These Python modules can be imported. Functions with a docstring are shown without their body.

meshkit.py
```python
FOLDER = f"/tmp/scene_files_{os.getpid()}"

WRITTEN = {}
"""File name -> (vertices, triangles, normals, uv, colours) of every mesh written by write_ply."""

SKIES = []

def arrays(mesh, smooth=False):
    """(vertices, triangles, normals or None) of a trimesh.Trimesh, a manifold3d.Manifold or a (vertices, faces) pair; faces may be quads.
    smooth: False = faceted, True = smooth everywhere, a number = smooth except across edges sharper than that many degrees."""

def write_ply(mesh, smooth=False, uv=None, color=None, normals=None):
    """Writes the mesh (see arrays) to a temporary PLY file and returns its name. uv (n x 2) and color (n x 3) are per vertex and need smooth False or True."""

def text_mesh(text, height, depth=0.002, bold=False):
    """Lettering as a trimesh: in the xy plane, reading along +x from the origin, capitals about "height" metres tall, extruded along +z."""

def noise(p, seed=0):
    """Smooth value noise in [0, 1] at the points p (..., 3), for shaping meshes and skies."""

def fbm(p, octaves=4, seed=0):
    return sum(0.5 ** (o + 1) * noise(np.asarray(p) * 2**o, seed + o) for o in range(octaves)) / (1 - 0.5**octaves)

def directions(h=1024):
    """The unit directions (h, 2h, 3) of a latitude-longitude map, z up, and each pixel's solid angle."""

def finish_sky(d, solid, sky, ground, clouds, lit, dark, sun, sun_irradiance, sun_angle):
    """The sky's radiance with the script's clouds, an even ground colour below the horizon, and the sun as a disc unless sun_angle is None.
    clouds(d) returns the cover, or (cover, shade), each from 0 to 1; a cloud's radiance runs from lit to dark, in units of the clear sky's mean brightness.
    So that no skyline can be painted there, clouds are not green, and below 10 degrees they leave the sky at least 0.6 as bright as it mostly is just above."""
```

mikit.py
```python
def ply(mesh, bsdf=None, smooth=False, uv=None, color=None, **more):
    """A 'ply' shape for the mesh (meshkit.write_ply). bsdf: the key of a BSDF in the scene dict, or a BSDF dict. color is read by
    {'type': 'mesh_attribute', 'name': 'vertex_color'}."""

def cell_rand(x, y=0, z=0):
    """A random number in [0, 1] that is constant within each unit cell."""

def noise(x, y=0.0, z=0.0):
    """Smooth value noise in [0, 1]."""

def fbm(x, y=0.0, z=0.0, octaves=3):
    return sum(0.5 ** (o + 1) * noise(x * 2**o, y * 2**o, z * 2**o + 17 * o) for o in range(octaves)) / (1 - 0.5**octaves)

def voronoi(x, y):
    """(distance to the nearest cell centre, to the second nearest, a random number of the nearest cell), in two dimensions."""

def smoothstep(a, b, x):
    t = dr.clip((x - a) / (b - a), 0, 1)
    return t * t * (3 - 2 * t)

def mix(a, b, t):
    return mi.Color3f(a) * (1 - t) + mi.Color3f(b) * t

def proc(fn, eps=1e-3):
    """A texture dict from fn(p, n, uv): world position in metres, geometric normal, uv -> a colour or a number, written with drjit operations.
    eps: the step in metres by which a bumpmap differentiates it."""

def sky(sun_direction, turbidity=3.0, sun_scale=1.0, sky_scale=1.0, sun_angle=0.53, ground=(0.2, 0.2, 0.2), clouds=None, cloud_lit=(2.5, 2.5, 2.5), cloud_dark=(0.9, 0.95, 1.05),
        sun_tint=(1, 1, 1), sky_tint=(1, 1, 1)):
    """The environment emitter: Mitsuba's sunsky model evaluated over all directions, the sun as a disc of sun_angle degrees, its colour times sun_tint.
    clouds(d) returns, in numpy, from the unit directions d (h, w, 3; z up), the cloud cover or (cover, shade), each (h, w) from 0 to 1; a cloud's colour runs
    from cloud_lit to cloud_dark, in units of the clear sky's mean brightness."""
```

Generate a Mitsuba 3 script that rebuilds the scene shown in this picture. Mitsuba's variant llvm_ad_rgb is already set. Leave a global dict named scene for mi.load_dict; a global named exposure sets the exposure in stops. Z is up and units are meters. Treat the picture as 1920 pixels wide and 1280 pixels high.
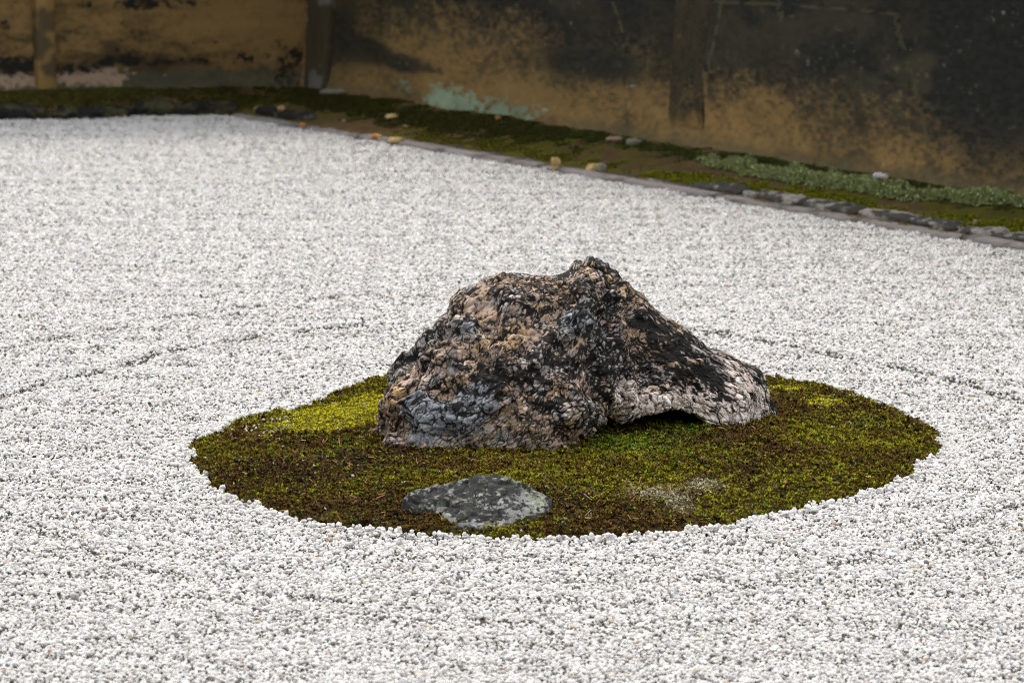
import math
import numpy as np
import trimesh, shapely
from scipy.spatial import cKDTree
import drjit as dr
import mitsuba as mi
import mikit, meshkit
from mikit import noise, fbm, voronoi, cell_rand, smoothstep, mix, proc
T = mi.ScalarTransform4f

# ------------------------------------------------------------------ camera, sky, exposure
F, CAM_H, HORIZON, ROLL = 10000.0, 2.41, -700.0, 0.5
PITCH = math.atan((640 - HORIZON) / F)
ORIGIN = np.array([0, 0, CAM_H])
FWD = np.array([0, math.cos(PITCH), -math.sin(PITCH)])
UP0 = np.array([-math.sin(math.radians(ROLL)), 0, math.cos(math.radians(ROLL))])
RIGHT = np.cross(FWD, UP0); RIGHT /= np.linalg.norm(RIGHT)
UP = np.cross(RIGHT, FWD)
scene, labels = {}, {}
scene['camera'] = {'type': 'thinlens', 'fov': math.degrees(2 * math.atan(960 / F)), 'fov_axis': 'x',
                   'aperture_radius': 0.0125, 'focus_distance': 15.3, 'near_clip': 0.5, 'far_clip': 400.0,
                   'to_world': T().look_at(origin=ORIGIN.tolist(), target=(ORIGIN + FWD).tolist(), up=UP.tolist())}
scene['sky'] = mikit.sky((-0.25, 0.40, 0.9), turbidity=3, sun_scale=0.3, sun_angle=20, clouds=lambda d: (np.ones(d.shape[:2]), 1 - np.clip(d[..., 2], 0, 1)),   # a standard overcast sky: the zenith three times the horizon
                         cloud_lit=(3.25, 3.3, 3.38), cloud_dark=(1.08, 1.1, 1.13), sun_tint=(0.98, 1.0, 1.03), ground=(0.25, 0.25, 0.24))
exposure = 2.4

# ------------------------------------------------------------------ helpers
def ray(px, py):
    d = FWD + RIGHT * ((px - 960) / F) + UP * ((640 - py) / F)
    return d
def at(px, py, z=0.0):                  # point of a horizontal plane
    d = ray(px, py); return ORIGIN + d * ((z - CAM_H) / d[2])
def at_y(px, py, y):                    # point of an upright plane facing the veranda
    d = ray(px, py); return ORIGIN + d * (y / d[1])
def at_plane(px, py, q, n):
    d = ray(px, py); return ORIGIN + d * (np.dot(q - ORIGIN, n) / np.dot(d, n))
def sstep(a, b, x):
    t = np.clip((x - a) / (b - a), 0, 1); return t * t * (3 - 2 * t)
def nfbm(p, f, o=4, seed=0):
    return meshkit.fbm(np.asarray(p) * f, o, seed) * 2 - 1
def grid_faces(n, m, wrap=False):
    i, j = np.meshgrid(np.arange(n if wrap else n - 1), np.arange(m - 1), indexing='ij')
    a = i * m + j; b = ((i + 1) % n) * m + j
    q = np.stack([a, b, b + 1, a + 1], -1).reshape(-1, 4)
    return np.vstack([q[:, [0, 1, 2]], q[:, [0, 2, 3]]])
def outward(v, f):
    m = trimesh.Trimesh(v, f, process=False)
    return f if m.volume > 0 else f[:, ::-1]
def tag(key, label=None, cat=None, group=None, kind=None):
    labels[key] = {k: x for k, x in (('label', label), ('category', cat), ('group', group), ('kind', kind)) if x}
counts = {}
def key(name):
    n = counts.get(name, 0); counts[name] = n + 1
    return name if n == 0 else f'{name}_{n:03d}'

VC = {'type': 'mesh_attribute', 'name': 'vertex_color'}
def mat(name, color, rough=0.85, spec=0.3, two=False):
    scene[name] = {'type': 'twosided', 'm': {'type': 'principled', 'base_color': color, 'roughness': rough, 'specular': spec}}
mat('m_gravel', VC, 0.75, 0.3)
mat('m_rock', VC, 0.8, 0.2)
mat('m_slab', VC, 0.92, 0.08)
mat('m_stone', VC, 0.85, 0.25)
scene['m_moss'] = {'type': 'twosided', 'm': {'type': 'principled', 'base_color': VC, 'roughness': 0.8, 'specular': 0.15}}

# ------------------------------------------------------------------ plan of the garden
K0, KR, KL = at(410, 218), at(1920, 474), at(0, 228)
eR = (KR - K0)[:2]; eR /= np.linalg.norm(eR)            # along the right kerb, towards the viewer
eL = (KL - K0)[:2]; eL /= np.linalg.norm(eL)            # along the left kerb
nR = np.array([-eR[1], eR[0]]); nR *= np.sign(np.dot(nR, [1, 1]))     # from the gravel to the wall
nL = np.array([-eL[1], eL[0]]); nL *= np.sign(np.dot(nL, [0, 1]))
ZW = 0.10                                               # height of the soil at the walls
WR = np.mean([np.dot((at(px, py, ZW) - K0)[:2], nR) for px, py in ((640, 172), (1290, 272), (1900, 372))])
WL = np.mean([np.dot((at(px, py, ZW) - K0)[:2], nL) for px, py in ((5, 170), (300, 168), (570, 166))])
M = np.array([nR, nL])
CORNER = K0[:2] + np.linalg.solve(M, [WR, WL])          # foot of the walls' inner corner
def dR(xy): return (xy - K0[:2]) @ nR                   # beyond the right kerb's front edge
def dL(xy): return (xy - K0[:2]) @ nL
print('corner angle', math.degrees(math.acos(np.dot(eR, eL))), 'strip widths', WR, WL)

MOSS_PX = [(358,848),(362,832),(372,822),(400,812),(430,795),(450,787),(472,778),(500,772),(530,773),(560,766),(600,752),(620,740),(640,729),(665,719),(690,711),(715,706),
           (770,697),(850,688),(950,681),(1070,676),(1190,680),(1320,692),(1437,708),(1480,712),(1530,721),(1580,732),(1620,744),(1660,757),(1700,775),(1730,790),(1755,808),(1768,828),(1765,845),
           (1750,856),(1722,867),(1715,885),(1690,898),(1650,915),(1600,930),(1550,941),(1500,951),(1450,962),(1400,973),(1350,983),(1290,991),(1240,997),(1200,999),(1150,1003),(1100,1005),
           (1040,1007),(980,1010),(920,1009),(860,1003),(800,1001),(760,996),(700,989),(640,986),(600,981),(560,971),(520,961),(480,946),(440,929),(405,911),(385,893),(365,871)]
mp = np.array([at(x, y, 0.015)[:2] for x, y in MOSS_PX])
seg = np.linalg.norm(np.roll(mp, -1, 0) - mp, axis=1)
u = np.concatenate([[0], np.cumsum(seg)])
uu = np.linspace(0, u[-1], 900, endpoint=False)
ring = np.stack([np.interp(uu, u, np.append(mp[:, k], mp[0, k])) for k in (0, 1)], 1)
ring += 0.030 * np.stack([nfbm(np.c_[ring, uu * 0], 13, 4, s) for s in (1, 2)], 1)
MOSS = shapely.Polygon(ring).buffer(0)
shapely.prepare(MOSS)
moss_edge = cKDTree(ring)
def moss_d(xy): return moss_edge.query(xy)[0]
def moss_z(xy):
    d = moss_d(xy)
    p = np.c_[xy, np.zeros(len(xy))]
    return 0.004 + 0.02 * (1 - np.exp(-d / 0.03)) + 0.030 * (1 - np.exp(-d / 0.5)) + 0.008 * nfbm(p, 5, 3, 5) * sstep(0, 0.15, d)

# ------------------------------------------------------------------ ground sheet below the gravel
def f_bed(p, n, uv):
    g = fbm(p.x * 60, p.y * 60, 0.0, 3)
    return mix((0.03, 0.035, 0.025), (0.12, 0.12, 0.10), g)  # dark colour painted in for the deep shade between the pebbles
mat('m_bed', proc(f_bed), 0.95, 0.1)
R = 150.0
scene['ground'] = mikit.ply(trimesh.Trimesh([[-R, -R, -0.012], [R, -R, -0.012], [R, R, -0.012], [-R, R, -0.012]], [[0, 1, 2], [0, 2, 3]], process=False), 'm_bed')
tag('ground', 'ground sheet under the white gravel, coloured dark for the shade between pebbles', 'ground', kind='structure')

def f_court(p, n, uv):
    return mix((0.25, 0.25, 0.245), (0.55, 0.55, 0.54), fbm(p.x * 70, p.y * 70, 0.0, 2))
mat('m_court', proc(f_court), 0.9, 0.1)
scene['gravel_court'] = mikit.ply(trimesh.Trimesh([[-20, 1.8, 0.002], [14, 1.8, 0.002], [14, 10.9, 0.002], [-20, 10.9, 0.002]], [[0, 1, 2], [0, 2, 3]], process=False), 'm_court')
tag('gravel_court', 'white gravel court between the veranda and the island', 'gravel', kind='structure')

# ------------------------------------------------------------------ gravel
rng = np.random.default_rng(7)
ICO = trimesh.creation.icosphere(subdivisions=0)
IV = np.array(ICO.vertices); IF = np.array(ICO.faces)
IF = IF[(IV[IF][:, :, 2].mean(1) > -0.5)]
def pebble_colors(n, r):
    c = np.empty((n, 3)); k = r.random(n)
    base = np.clip(r.normal(0.66, 0.06, n), 0.45, 0.82)
    c[:] = base[:, None] * np.array([1.0, 0.99, 0.985]) * (1 + r.normal(0, 0.012, (n, 3)))
    def put(m, col, sd=0.1): c[m] = np.array(col) * (1 + r.normal(0, sd, (m.sum(), 1)))
    put(k < 0.12, (0.50, 0.50, 0.50)); put(k < 0.040, (0.30, 0.30, 0.30)); put(k < 0.012, (0.13, 0.135, 0.135))
    put((k > 0.975), (0.57, 0.51, 0.44)); put(k > 0.994, (0.48, 0.37, 0.28)); put(k > 0.9992, (0.28, 0.14, 0.07))
    return np.clip(c, 0.02, 0.9)
def pebbles(c, rad, r, col=None, tall=0.85):
    n = len(c)
    s = rad[:, None] * r.uniform(0.80, 1.25, (n, 3)) * [1, 1, tall]
    v = IV[None] * (1 + r.normal(0, 0.14, (n, 12, 1))) + r.normal(0, 0.08, (n, 12, 3))
    v = v * s[:, None]
    a = r.uniform(0, 2 * np.pi, n); t = r.normal(0, 0.35, n)
    ct, st = np.cos(t)[:, None], np.sin(t)[:, None]
    v = np.stack([v[..., 0], v[..., 1] * ct - v[..., 2] * st, v[..., 1] * st + v[..., 2] * ct], -1)
    ca, sa = np.cos(a)[:, None], np.sin(a)[:, None]
    v = np.stack([v[..., 0] * ca - v[..., 1] * sa, v[..., 0] * sa + v[..., 1] * ca, v[..., 2]], -1) + c[:, None]
    f = IF[None] + (np.arange(n) * 12)[:, None, None]
    cc = pebble_colors(n, r) if col is None else col
    return v.reshape(-1, 3), f.reshape(-1, 3), np.repeat(cc, 12, 0)
SP = 0.0103
def gap_shade(xy, r):
    """Small dark chips added between the pebbles, painting in the shade of the gaps."""
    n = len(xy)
    c = np.array([0.075, 0.080, 0.062]) * r.uniform(0.5, 2.2, (n, 1))  # chip colour stands in for gap shade
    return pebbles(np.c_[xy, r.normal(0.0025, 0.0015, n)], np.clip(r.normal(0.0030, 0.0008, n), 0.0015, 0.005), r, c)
def scatter(x0, y0, w, h, r):
    nx, ny = int(round(w / SP)), int(round(h / (SP * 0.866)))
    i, j = np.meshgrid(np.arange(nx), np.arange(ny), indexing='ij')
    x = x0 + (i + 0.5 * (j % 2) + 0.25) * w / nx; y = y0 + (j + 0.5) * h / ny
    xy = np.stack([x.ravel(), y.ravel()], 1) + r.normal(0, 0.0030, (nx * ny, 2))
    return xy
TILE = 0.3
def rake(v): return 0.0035 * np.sin(2 * np.pi * v / TILE)
def radii(n, r): return np.clip(r.lognormal(math.log(0.0051), 0.26, n), 0.0032, 0.0105)
N_VAR = 10
for k in range(N_VAR):
    r = np.random.default_rng(100 + k)
    xy = scatter(-TILE / 2, -TILE / 2, TILE, TILE, r)
    rad = radii(len(xy), r)
    p3 = np.c_[xy, np.full(len(xy), k * 7.7)]
    z = r.normal(0, 0.0036, len(xy)) + 0.003 * nfbm(p3, 24, 2, 9) * (1 - (2 * np.abs(xy).max(1) / TILE) ** 4) + rake(xy[:, 1])
    keep = r.random(len(xy)) > 0.04
    a_, b_ = pebbles(np.c_[xy, z][keep], rad[keep], r), gap_shade(r.uniform(-TILE / 2, TILE / 2, (140, 2)), r)
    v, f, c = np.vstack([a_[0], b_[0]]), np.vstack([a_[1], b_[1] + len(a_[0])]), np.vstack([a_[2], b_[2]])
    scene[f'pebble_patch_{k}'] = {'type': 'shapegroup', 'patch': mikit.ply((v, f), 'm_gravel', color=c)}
# the raked furrow round the island
FURROW_PX = [(-260,840),(-120,785),(28,744),(94,720),(211,697),(290,670),(375,653),(445,641),(562,625),(680,616),(820,610),(1000,606),(1200,612),(1330,625),(1460,648),(1560,672),(1700,697),(1800,720),(1900,752),(2050,800)]
FRONT_PX = [(-200,890),(40,985),(250,1065),(500,1118),(800,1150),(1100,1150),(1400,1108),(1680,1035),(1950,930),(2100,860)]
MID_PX = [(-250,700),(0,660),(300,602),(620,560),(800,548)]
FUR, FST = [], []
for px_, st_ in ((FURROW_PX, 1.15), (FRONT_PX, 0.42), (MID_PX, 0.50)):
    q_ = np.array([at(x, y)[:2] for x, y in px_])
    l_ = np.concatenate([[0], np.cumsum(np.linalg.norm(np.diff(q_, axis=0), axis=1))])
    t_ = np.linspace(0, l_[-1], 2500)
    q_ = np.stack([np.interp(t_, l_, q_[:, k]) for k in (0, 1)], 1)
    q_ += 0.03 * np.stack([nfbm(np.c_[q_, 0 * t_], 2.5, 2, s_) for s_ in (11, 12)], 1)
    FUR.append(q_); FST.append(np.full(len(q_), st_))
FUR, FST = np.vstack(FUR), np.concatenate(FST)
fur_tree = cKDTree(FUR)
fr_near = 11.2
def in_view(x, y, pad):
    half = 0.1 * y * 0.985 + pad
    return (np.abs(x) < half) & (y > fr_near)
direct, n_inst = [], 0
for i in range(-16, 17):
    for j in range(0, 62):
        cx, cy = i * TILE, fr_near + (j + 0.5) * TILE
        if not in_view(cx, cy + 0.2, 0.75): continue
        q = np.array([[cx, cy]])
        a, b = dR(q)[0], dL(q)[0]
        hd = TILE * 0.75
        if a > hd or b > hd: continue
        md = shapely.distance(MOSS, shapely.Point(cx, cy)); inside = MOSS.contains(shapely.Point(cx, cy))
        if inside and moss_d(q)[0] > hd: continue
        if a > -hd or b > -hd or md < hd + 0.04 or inside or fur_tree.query(q)[0][0] < hd - 0.02:
            direct.append((cx, cy)); continue
        n_inst += 1
        rot = int(rng.integers(0, 2)) * 180
        scene[f'gravel__{n_inst:03d}'] = {'type': 'instance', 'to_world': T().translate([cx, cy, 0]).rotate([0, 0, 1], rot),
                                          'g': {'type': 'ref', 'id': f'pebble_patch_{int(rng.integers(N_VAR))}'}}
r = np.random.default_rng(55)
xy = np.vstack([scatter(cx - TILE / 2, cy - TILE / 2, TILE, TILE, r) for cx, cy in direct])
v_in = np.concatenate([np.full(len(xy) // len(direct), cy) for _, cy in direct])
ok = (dR(xy) < 0.006) & (dL(xy) < 0.006) & ~shapely.contains_xy(MOSS, xy[:, 0], xy[:, 1])
xy, v_in = xy[ok], v_in[ok]
md = moss_d(xy); fd, fi = fur_tree.query(xy); fs = FST[fi]
p3 = np.c_[xy, 0 * xy[:, 0]]
z = r.normal(0, 0.0036, len(xy)) + 0.003 * nfbm(p3, 24, 2, 9) + rake(xy[:, 1] - v_in) * sstep(0.02, 0.2, md)
z += 0.008 * np.exp(-(md / 0.05) ** 2) - 0.014 * fs * np.exp(-(fd / 0.028) ** 2) + 0.008 * fs * np.exp(-((fd - 0.065) / 0.035) ** 2)
patchy = sstep(0.0, 0.35, nfbm(p3, 6, 2, 31))
keep = r.random(len(xy)) > 0.04 + 0.75 * fs * (0.35 + 0.65 * patchy) * np.exp(-(fd / 0.024) ** 2)
rad = radii(len(xy), r)
near = md < 0.022
rad[near] *= 1.12
parts = [pebbles(np.c_[xy, z][keep], rad[keep], r)]
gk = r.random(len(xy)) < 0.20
parts.append(gap_shade(xy[gk] + r.normal(0, 0.004, (gk.sum(), 2)), r))
# heaped second course along the moss edge, and strays that rolled on to the moss
m2 = (md < 0.03) & (r.random(len(xy)) < 0.35)
parts.append(pebbles(np.c_[xy[m2], z[m2] + 0.008], rad[m2], r))
stray = []
for px, py, sx, sy, n in ((500, 790, 45, 12, 40), (430, 840, 40, 20, 10), (580, 850, 120, 40, 10), (1270, 930, 60, 20, 6), (1000, 990, 260, 10, 12), (1560, 790, 120, 40, 5)):
    stray += [(px + r.normal() * sx, py + r.normal() * sy) for _ in range(n)]
sxy = np.array([at(x, y, 0.05)[:2] for x, y in stray])
sxy = sxy[shapely.contains_xy(MOSS, sxy[:, 0], sxy[:, 1])]
parts.append(pebbles(np.c_[sxy, moss_z(sxy) + 0.010], np.clip(r.normal(0.0030, 0.001, len(sxy)), 0.0015, 0.006), r, np.array([(0.5, 0.47, 0.42), (0.34, 0.28, 0.22), (0.6, 0.58, 0.55)])[r.integers(0, 3, len(sxy))]))
off = np.cumsum([0] + [len(a[0]) for a in parts])
scene['gravel'] = mikit.ply((np.vstack([a[0] for a in parts]), np.vstack([a[1] + o for a, o in zip(parts, off)])), 'm_gravel', color=np.vstack([a[2] for a in parts]))
tag('gravel', 'raked white gravel spread over the whole garden floor round the mossy island', 'gravel', kind='stuff')
print('instances', n_inst, 'direct pebbles', keep.sum())

# ------------------------------------------------------------------ moss
def tufts(p, size, col, r, leaves=7, spread=1.0, up=1.0):
    """Star shaped moss shoots: each a few narrow leaves splayed from one point."""
    n = len(p)
    a = (np.arange(leaves)[None] + r.uniform(0, 1, (n, leaves))) * 2 * np.pi / leaves
    el = r.uniform(0.25, 1.15, (n, leaves)) * up
    d = np.stack([np.cos(a) * np.cos(el) * spread, np.sin(a) * np.cos(el) * spread, np.sin(el)], -1)
    side = np.stack([-np.sin(a), np.cos(a), 0 * a], -1)
    L = size[:, None, None] * r.uniform(0.7, 1.2, (n, leaves, 1))
    w = L * 0.24
    base = np.broadcast_to(p[:, None] - [0, 0, 0.003], d.shape)
    tip = base + d * L
    mid = base + d * L * 0.5 + [0, 0, 0.0012]
    v = np.stack([base, mid + side * w, tip, mid - side * w], 2)          # n, leaves, 4, 3
    f0 = np.array([[0, 1, 2], [0, 2, 3]])
    f = f0[None] + (np.arange(n * leaves) * 4)[:, None, None]
    c = np.repeat(np.repeat(col, leaves, 0) * (1 + r.normal(0, 0.13, (n * leaves, 1))), 4, 0)
    return v.reshape(-1, 3), f.reshape(-1, 3), np.clip(c, 0.005, 0.9)
def join(parts):
    o = np.cumsum([0] + [len(a[0]) for a in parts])
    return (np.vstack([a[0] for a in parts]), np.vstack([a[1] + k for a, k in zip(parts, o)])), np.vstack([a[2] for a in parts])
OLIVE, GREEN, BROWN, UMBER, YELLOW, PALE, DEEP = (np.array(c) for c in ((0.165, 0.128, 0.008), (0.260, 0.265, 0.008), (0.130, 0.076, 0.015), (0.050, 0.027, 0.009), (0.72, 0.67, 0.022), (0.55, 0.51, 0.34), (0.085, 0.18, 0.012)))
def blob(xy, px, py, rx, ry, z=0.05):
    """Falloff round a spot of the garden, long axis across."""
    c = at(px, py, z); sx = rx * c[1] / F; sy = ry * c[1] / (py - HORIZON)
    return np.exp(-(((xy[:, 0] - c[0]) / sx) ** 2 + ((xy[:, 1] - c[1]) / sy) ** 2))
x0, y0, x1, y1 = MOSS.bounds
r = np.random.default_rng(21)
n = int((x1 - x0) * (y1 - y0) / 0.0105 ** 2 * 2.0)
xy = np.c_[r.uniform(x0, x1, n), r.uniform(y0, y1, n)]
xy = xy[shapely.contains_xy(MOSS, xy[:, 0], xy[:, 1])]
p3 = np.c_[xy, 0 * xy[:, 0]]
z = moss_z(xy)
g1, g2, g3, g4 = nfbm(p3, 3.2, 4, 41), nfbm(p3, 9, 3, 42), nfbm(p3, 45, 2, 43), nfbm(p3, 4.5, 4, 44)
col = np.where((1.4 * g1 + 0.6 * g2 + 0.2 * r.normal(size=len(xy)) > -0.05)[:, None], OLIVE, BROWN)
col = np.where((g4 + 0.9 * g3 + 0.4 * r.normal(size=len(xy)) > 0.30)[:, None], GREEN, col)
col = np.where((-g1 + 0.9 * g3 + 0.4 * r.normal(size=len(xy)) > 0.36)[:, None], UMBER, col)
yel = sum(w * blob(xy, *b) for w, b in ((1.25, (640, 768, 115, 21)), (1.0, (580, 792, 90, 13)), (0.9, (690, 745, 45, 22)), (0.9, (1480, 718, 55, 8)), (0.8, (1545, 745, 50, 16)), (0.5, (1640, 815, 40, 10)), (0.55, (1250, 905, 100, 10)), (0.5, (1340, 895, 40, 16)), (0.45, (640, 1000, 60, 10))))
ym = yel + 0.22 * g2 + 0.18 * g3 + 0.14 * r.normal(size=len(xy)) > 0.42
col = np.where(ym[:, None], YELLOW * (0.55 + 0.55 * r.random(len(xy))[:, None]), col)
pal = sum(w * blob(xy, *b) for w, b in ((1.35, (1230, 918, 62, 14)), (1.1, (1275, 938, 34, 17)), (1.25, (1320, 898, 42, 14)), (0.5, (520, 800, 45, 12)), (0.35, (600, 855, 90, 22)), (0.35, (1020, 910, 40, 20)), (0.4, (1060, 995, 25, 8)), (0.35, (1560, 785, 40, 10))))
pm = pal + 0.25 * g2 + 0.35 * g3 + 0.24 * r.normal(size=len(xy)) > 0.52
col = np.where(pm[:, None], PALE * (0.6 + 0.5 * r.random(len(xy))[:, None]), col)
grn = sum(w * blob(xy, *b) for w, b in ((1.0, (1190, 830, 110, 24)), (0.9, (1300, 800, 60, 12)), (0.5, (660, 830, 60, 30))))
gm = grn + 0.3 * g2 + 0.3 * r.normal(size=len(xy)) > 0.55
col = np.where((gm & ~pm)[:, None], np.where(r.random(len(xy))[:, None] < 0.6, DEEP, GREEN), col)
red = sum(w * blob(xy, *b) for w, b in ((0.8, (450, 810, 60, 22)), (0.8, (900, 875, 150, 12)), (0.7, (760, 970, 90, 20)), (0.7, (1460, 770, 40, 50)), (0.6, (1200, 960, 160, 22))))
rm = red + 0.3 * g2 + 0.3 * r.normal(size=len(xy)) > 0.6
col = np.where((rm & ~pm & ~ym)[:, None], BROWN, col)
dim = sstep(0.05, -0.35, nfbm(p3, 110, 2, 49))[:, None] * 0.55
col = col * (1 - dim) + UMBER * dim
size = np.clip(r.normal(0.0098, 0.0022, len(xy)), 0.005, 0.016) * np.where(ym | pm, 0.6, 1.0) * (1 + 0.35 * g3)
clump = nfbm(p3, 48, 2, 48)
moss_pts = np.c_[xy, z + 0.015 * clump * np.where(ym, 0.4, 1)]
mesh, c = join([tufts(moss_pts, size, col, r, leaves=5)])
scene['moss'] = mikit.ply(mesh, 'm_moss', color=c)
tag('moss', 'olive, brown and yellow cushion moss covering the oval island under the boulder', 'moss', kind='stuff')
print('moss tufts', len(xy))
# the mound the moss grows on
gx, gy = np.meshgrid(np.linspace(x0 - 0.05, x1 + 0.05, 220), np.linspace(y0 - 0.05, y1 + 0.05, 300), indexing='ij')
g = np.c_[gx.ravel(), gy.ravel()]
ins = shapely.contains_xy(MOSS, g[:, 0], g[:, 1])
gz = np.where(ins, moss_z(g) - 0.004, -0.02)
f = grid_faces(220, 300)
f = f[ins[f].any(1)]
def f_soil(p, n, uv):
    return mix((0.022, 0.016, 0.008), (0.055, 0.045, 0.012), fbm(p.x * 40, p.y * 40, 0.0, 3))
mat('m_soil', proc(f_soil), 0.95, 0.1)
scene['moss_mound'] = mikit.ply(trimesh.Trimesh(np.c_[g, gz], f, process=False), 'm_soil', smooth=True)
tag('moss_mound', 'dark peaty mound that the island moss grows on', 'mound', kind='structure')

# ------------------------------------------------------------------ rock making
def vor(p, spacing, seed, jitter=0.9):
    """(edge distance, cell id, random per cell) of a 3D cell pattern."""
    lo, hi = p.min(0) - spacing * 1.5, p.max(0) + spacing * 1.5
    n = np.ceil((hi - lo) / spacing).astype(int)
    r = np.random.default_rng(seed)
    i = np.stack(np.meshgrid(*[np.arange(k) for k in n], indexing='ij'), -1).reshape(-1, 3)
    s = lo + (i + 0.5 + r.uniform(-0.5, 0.5, i.shape) * jitter) * spacing
    d, k = cKDTree(s).query(p, k=2, workers=-1)
    # distance to the plane between the two nearest seeds
    e = (d[:, 1] ** 2 - d[:, 0] ** 2) / (2 * np.linalg.norm(s[k[:, 1]] - s[k[:, 0]], axis=1))
    return e, p - s[k[:, 0]], r.random(len(s))[k[:, 0]], r.random((len(s), 3))[k[:, 0]], r.normal(0, 1, (len(s), 3))[k[:, 0]]
def grid_normals(V):
    a = np.gradient(V, axis=0); b = np.gradient(V, axis=1)
    n = np.cross(a, b)
    return n / (np.linalg.norm(n, axis=2, keepdims=True) + 1e-12)
def gauss(P, c, rad): return np.exp(-((P - c) ** 2).sum(-1) / rad ** 2)
def line_dist(P, pts):
    pts = np.asarray(pts); d = np.full(len(P), 9.0)
    for a, b in zip(pts[:-1], pts[1:]):
        t = np.clip(((P - a) @ (b - a)) / ((b - a) @ (b - a)), 0, 1)
        d = np.minimum(d, np.linalg.norm(P - a - t[:, None] * (b - a), axis=1))
    return d

# ------------------------------------------------------------------ the boulder
SIL = [(712,848),(714,815),(717,785),(728,745),(741,705),(760,668),(790,637),(803,622),(830,601),(850,575),(868,550),(900,532),(945,518),(975,520),(1010,521),(1050,522),(1074,514),(1089,497),(1103,487),(1118,489),(1140,502),
       (1160,521),(1180,545),(1203,553),(1225,576),(1250,596),(1285,612),(1302,627),(1325,652),(1350,658),(1375,670),(1400,683),(1417,691),(1432,708),(1437,735),(1450,765),(1447,785)]
kx = [712, 730, 760, 880, 1000, 1060, 1090, 1110, 1150, 1200, 1250, 1320, 1390, 1430, 1450]
kf = [15.50, 15.38, 15.32, 15.28, 15.26, 15.27, 15.33, 15.50, 15.60, 15.66, 15.70, 15.76, 15.82, 15.95, 16.05]
kc = ([712, 760, 900, 1100, 1200, 1300, 1400, 1450], [15.62, 15.70, 15.76, 15.86, 15.95, 16.0, 16.05, 16.10])
kb = ([712, 760, 900, 1100, 1200, 1300, 1400, 1450], [15.80, 15.98, 16.2, 16.3, 16.33, 16.3, 16.25, 16.15])
lipx = [1085, 1100, 1112, 1140, 1170, 1200, 1240, 1270, 1290, 1308, 1324, 1340]
lipy = [850, 832, 800, 799, 798, 788, 777, 782, 792, 796, 803, 812]
crest = np.array([at_y(x, y, np.interp(x, *kc)) for x, y in SIL])
cl = np.concatenate([[0], np.cumsum(np.linalg.norm(np.diff(crest, axis=0), axis=1))])
NS = 760
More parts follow.
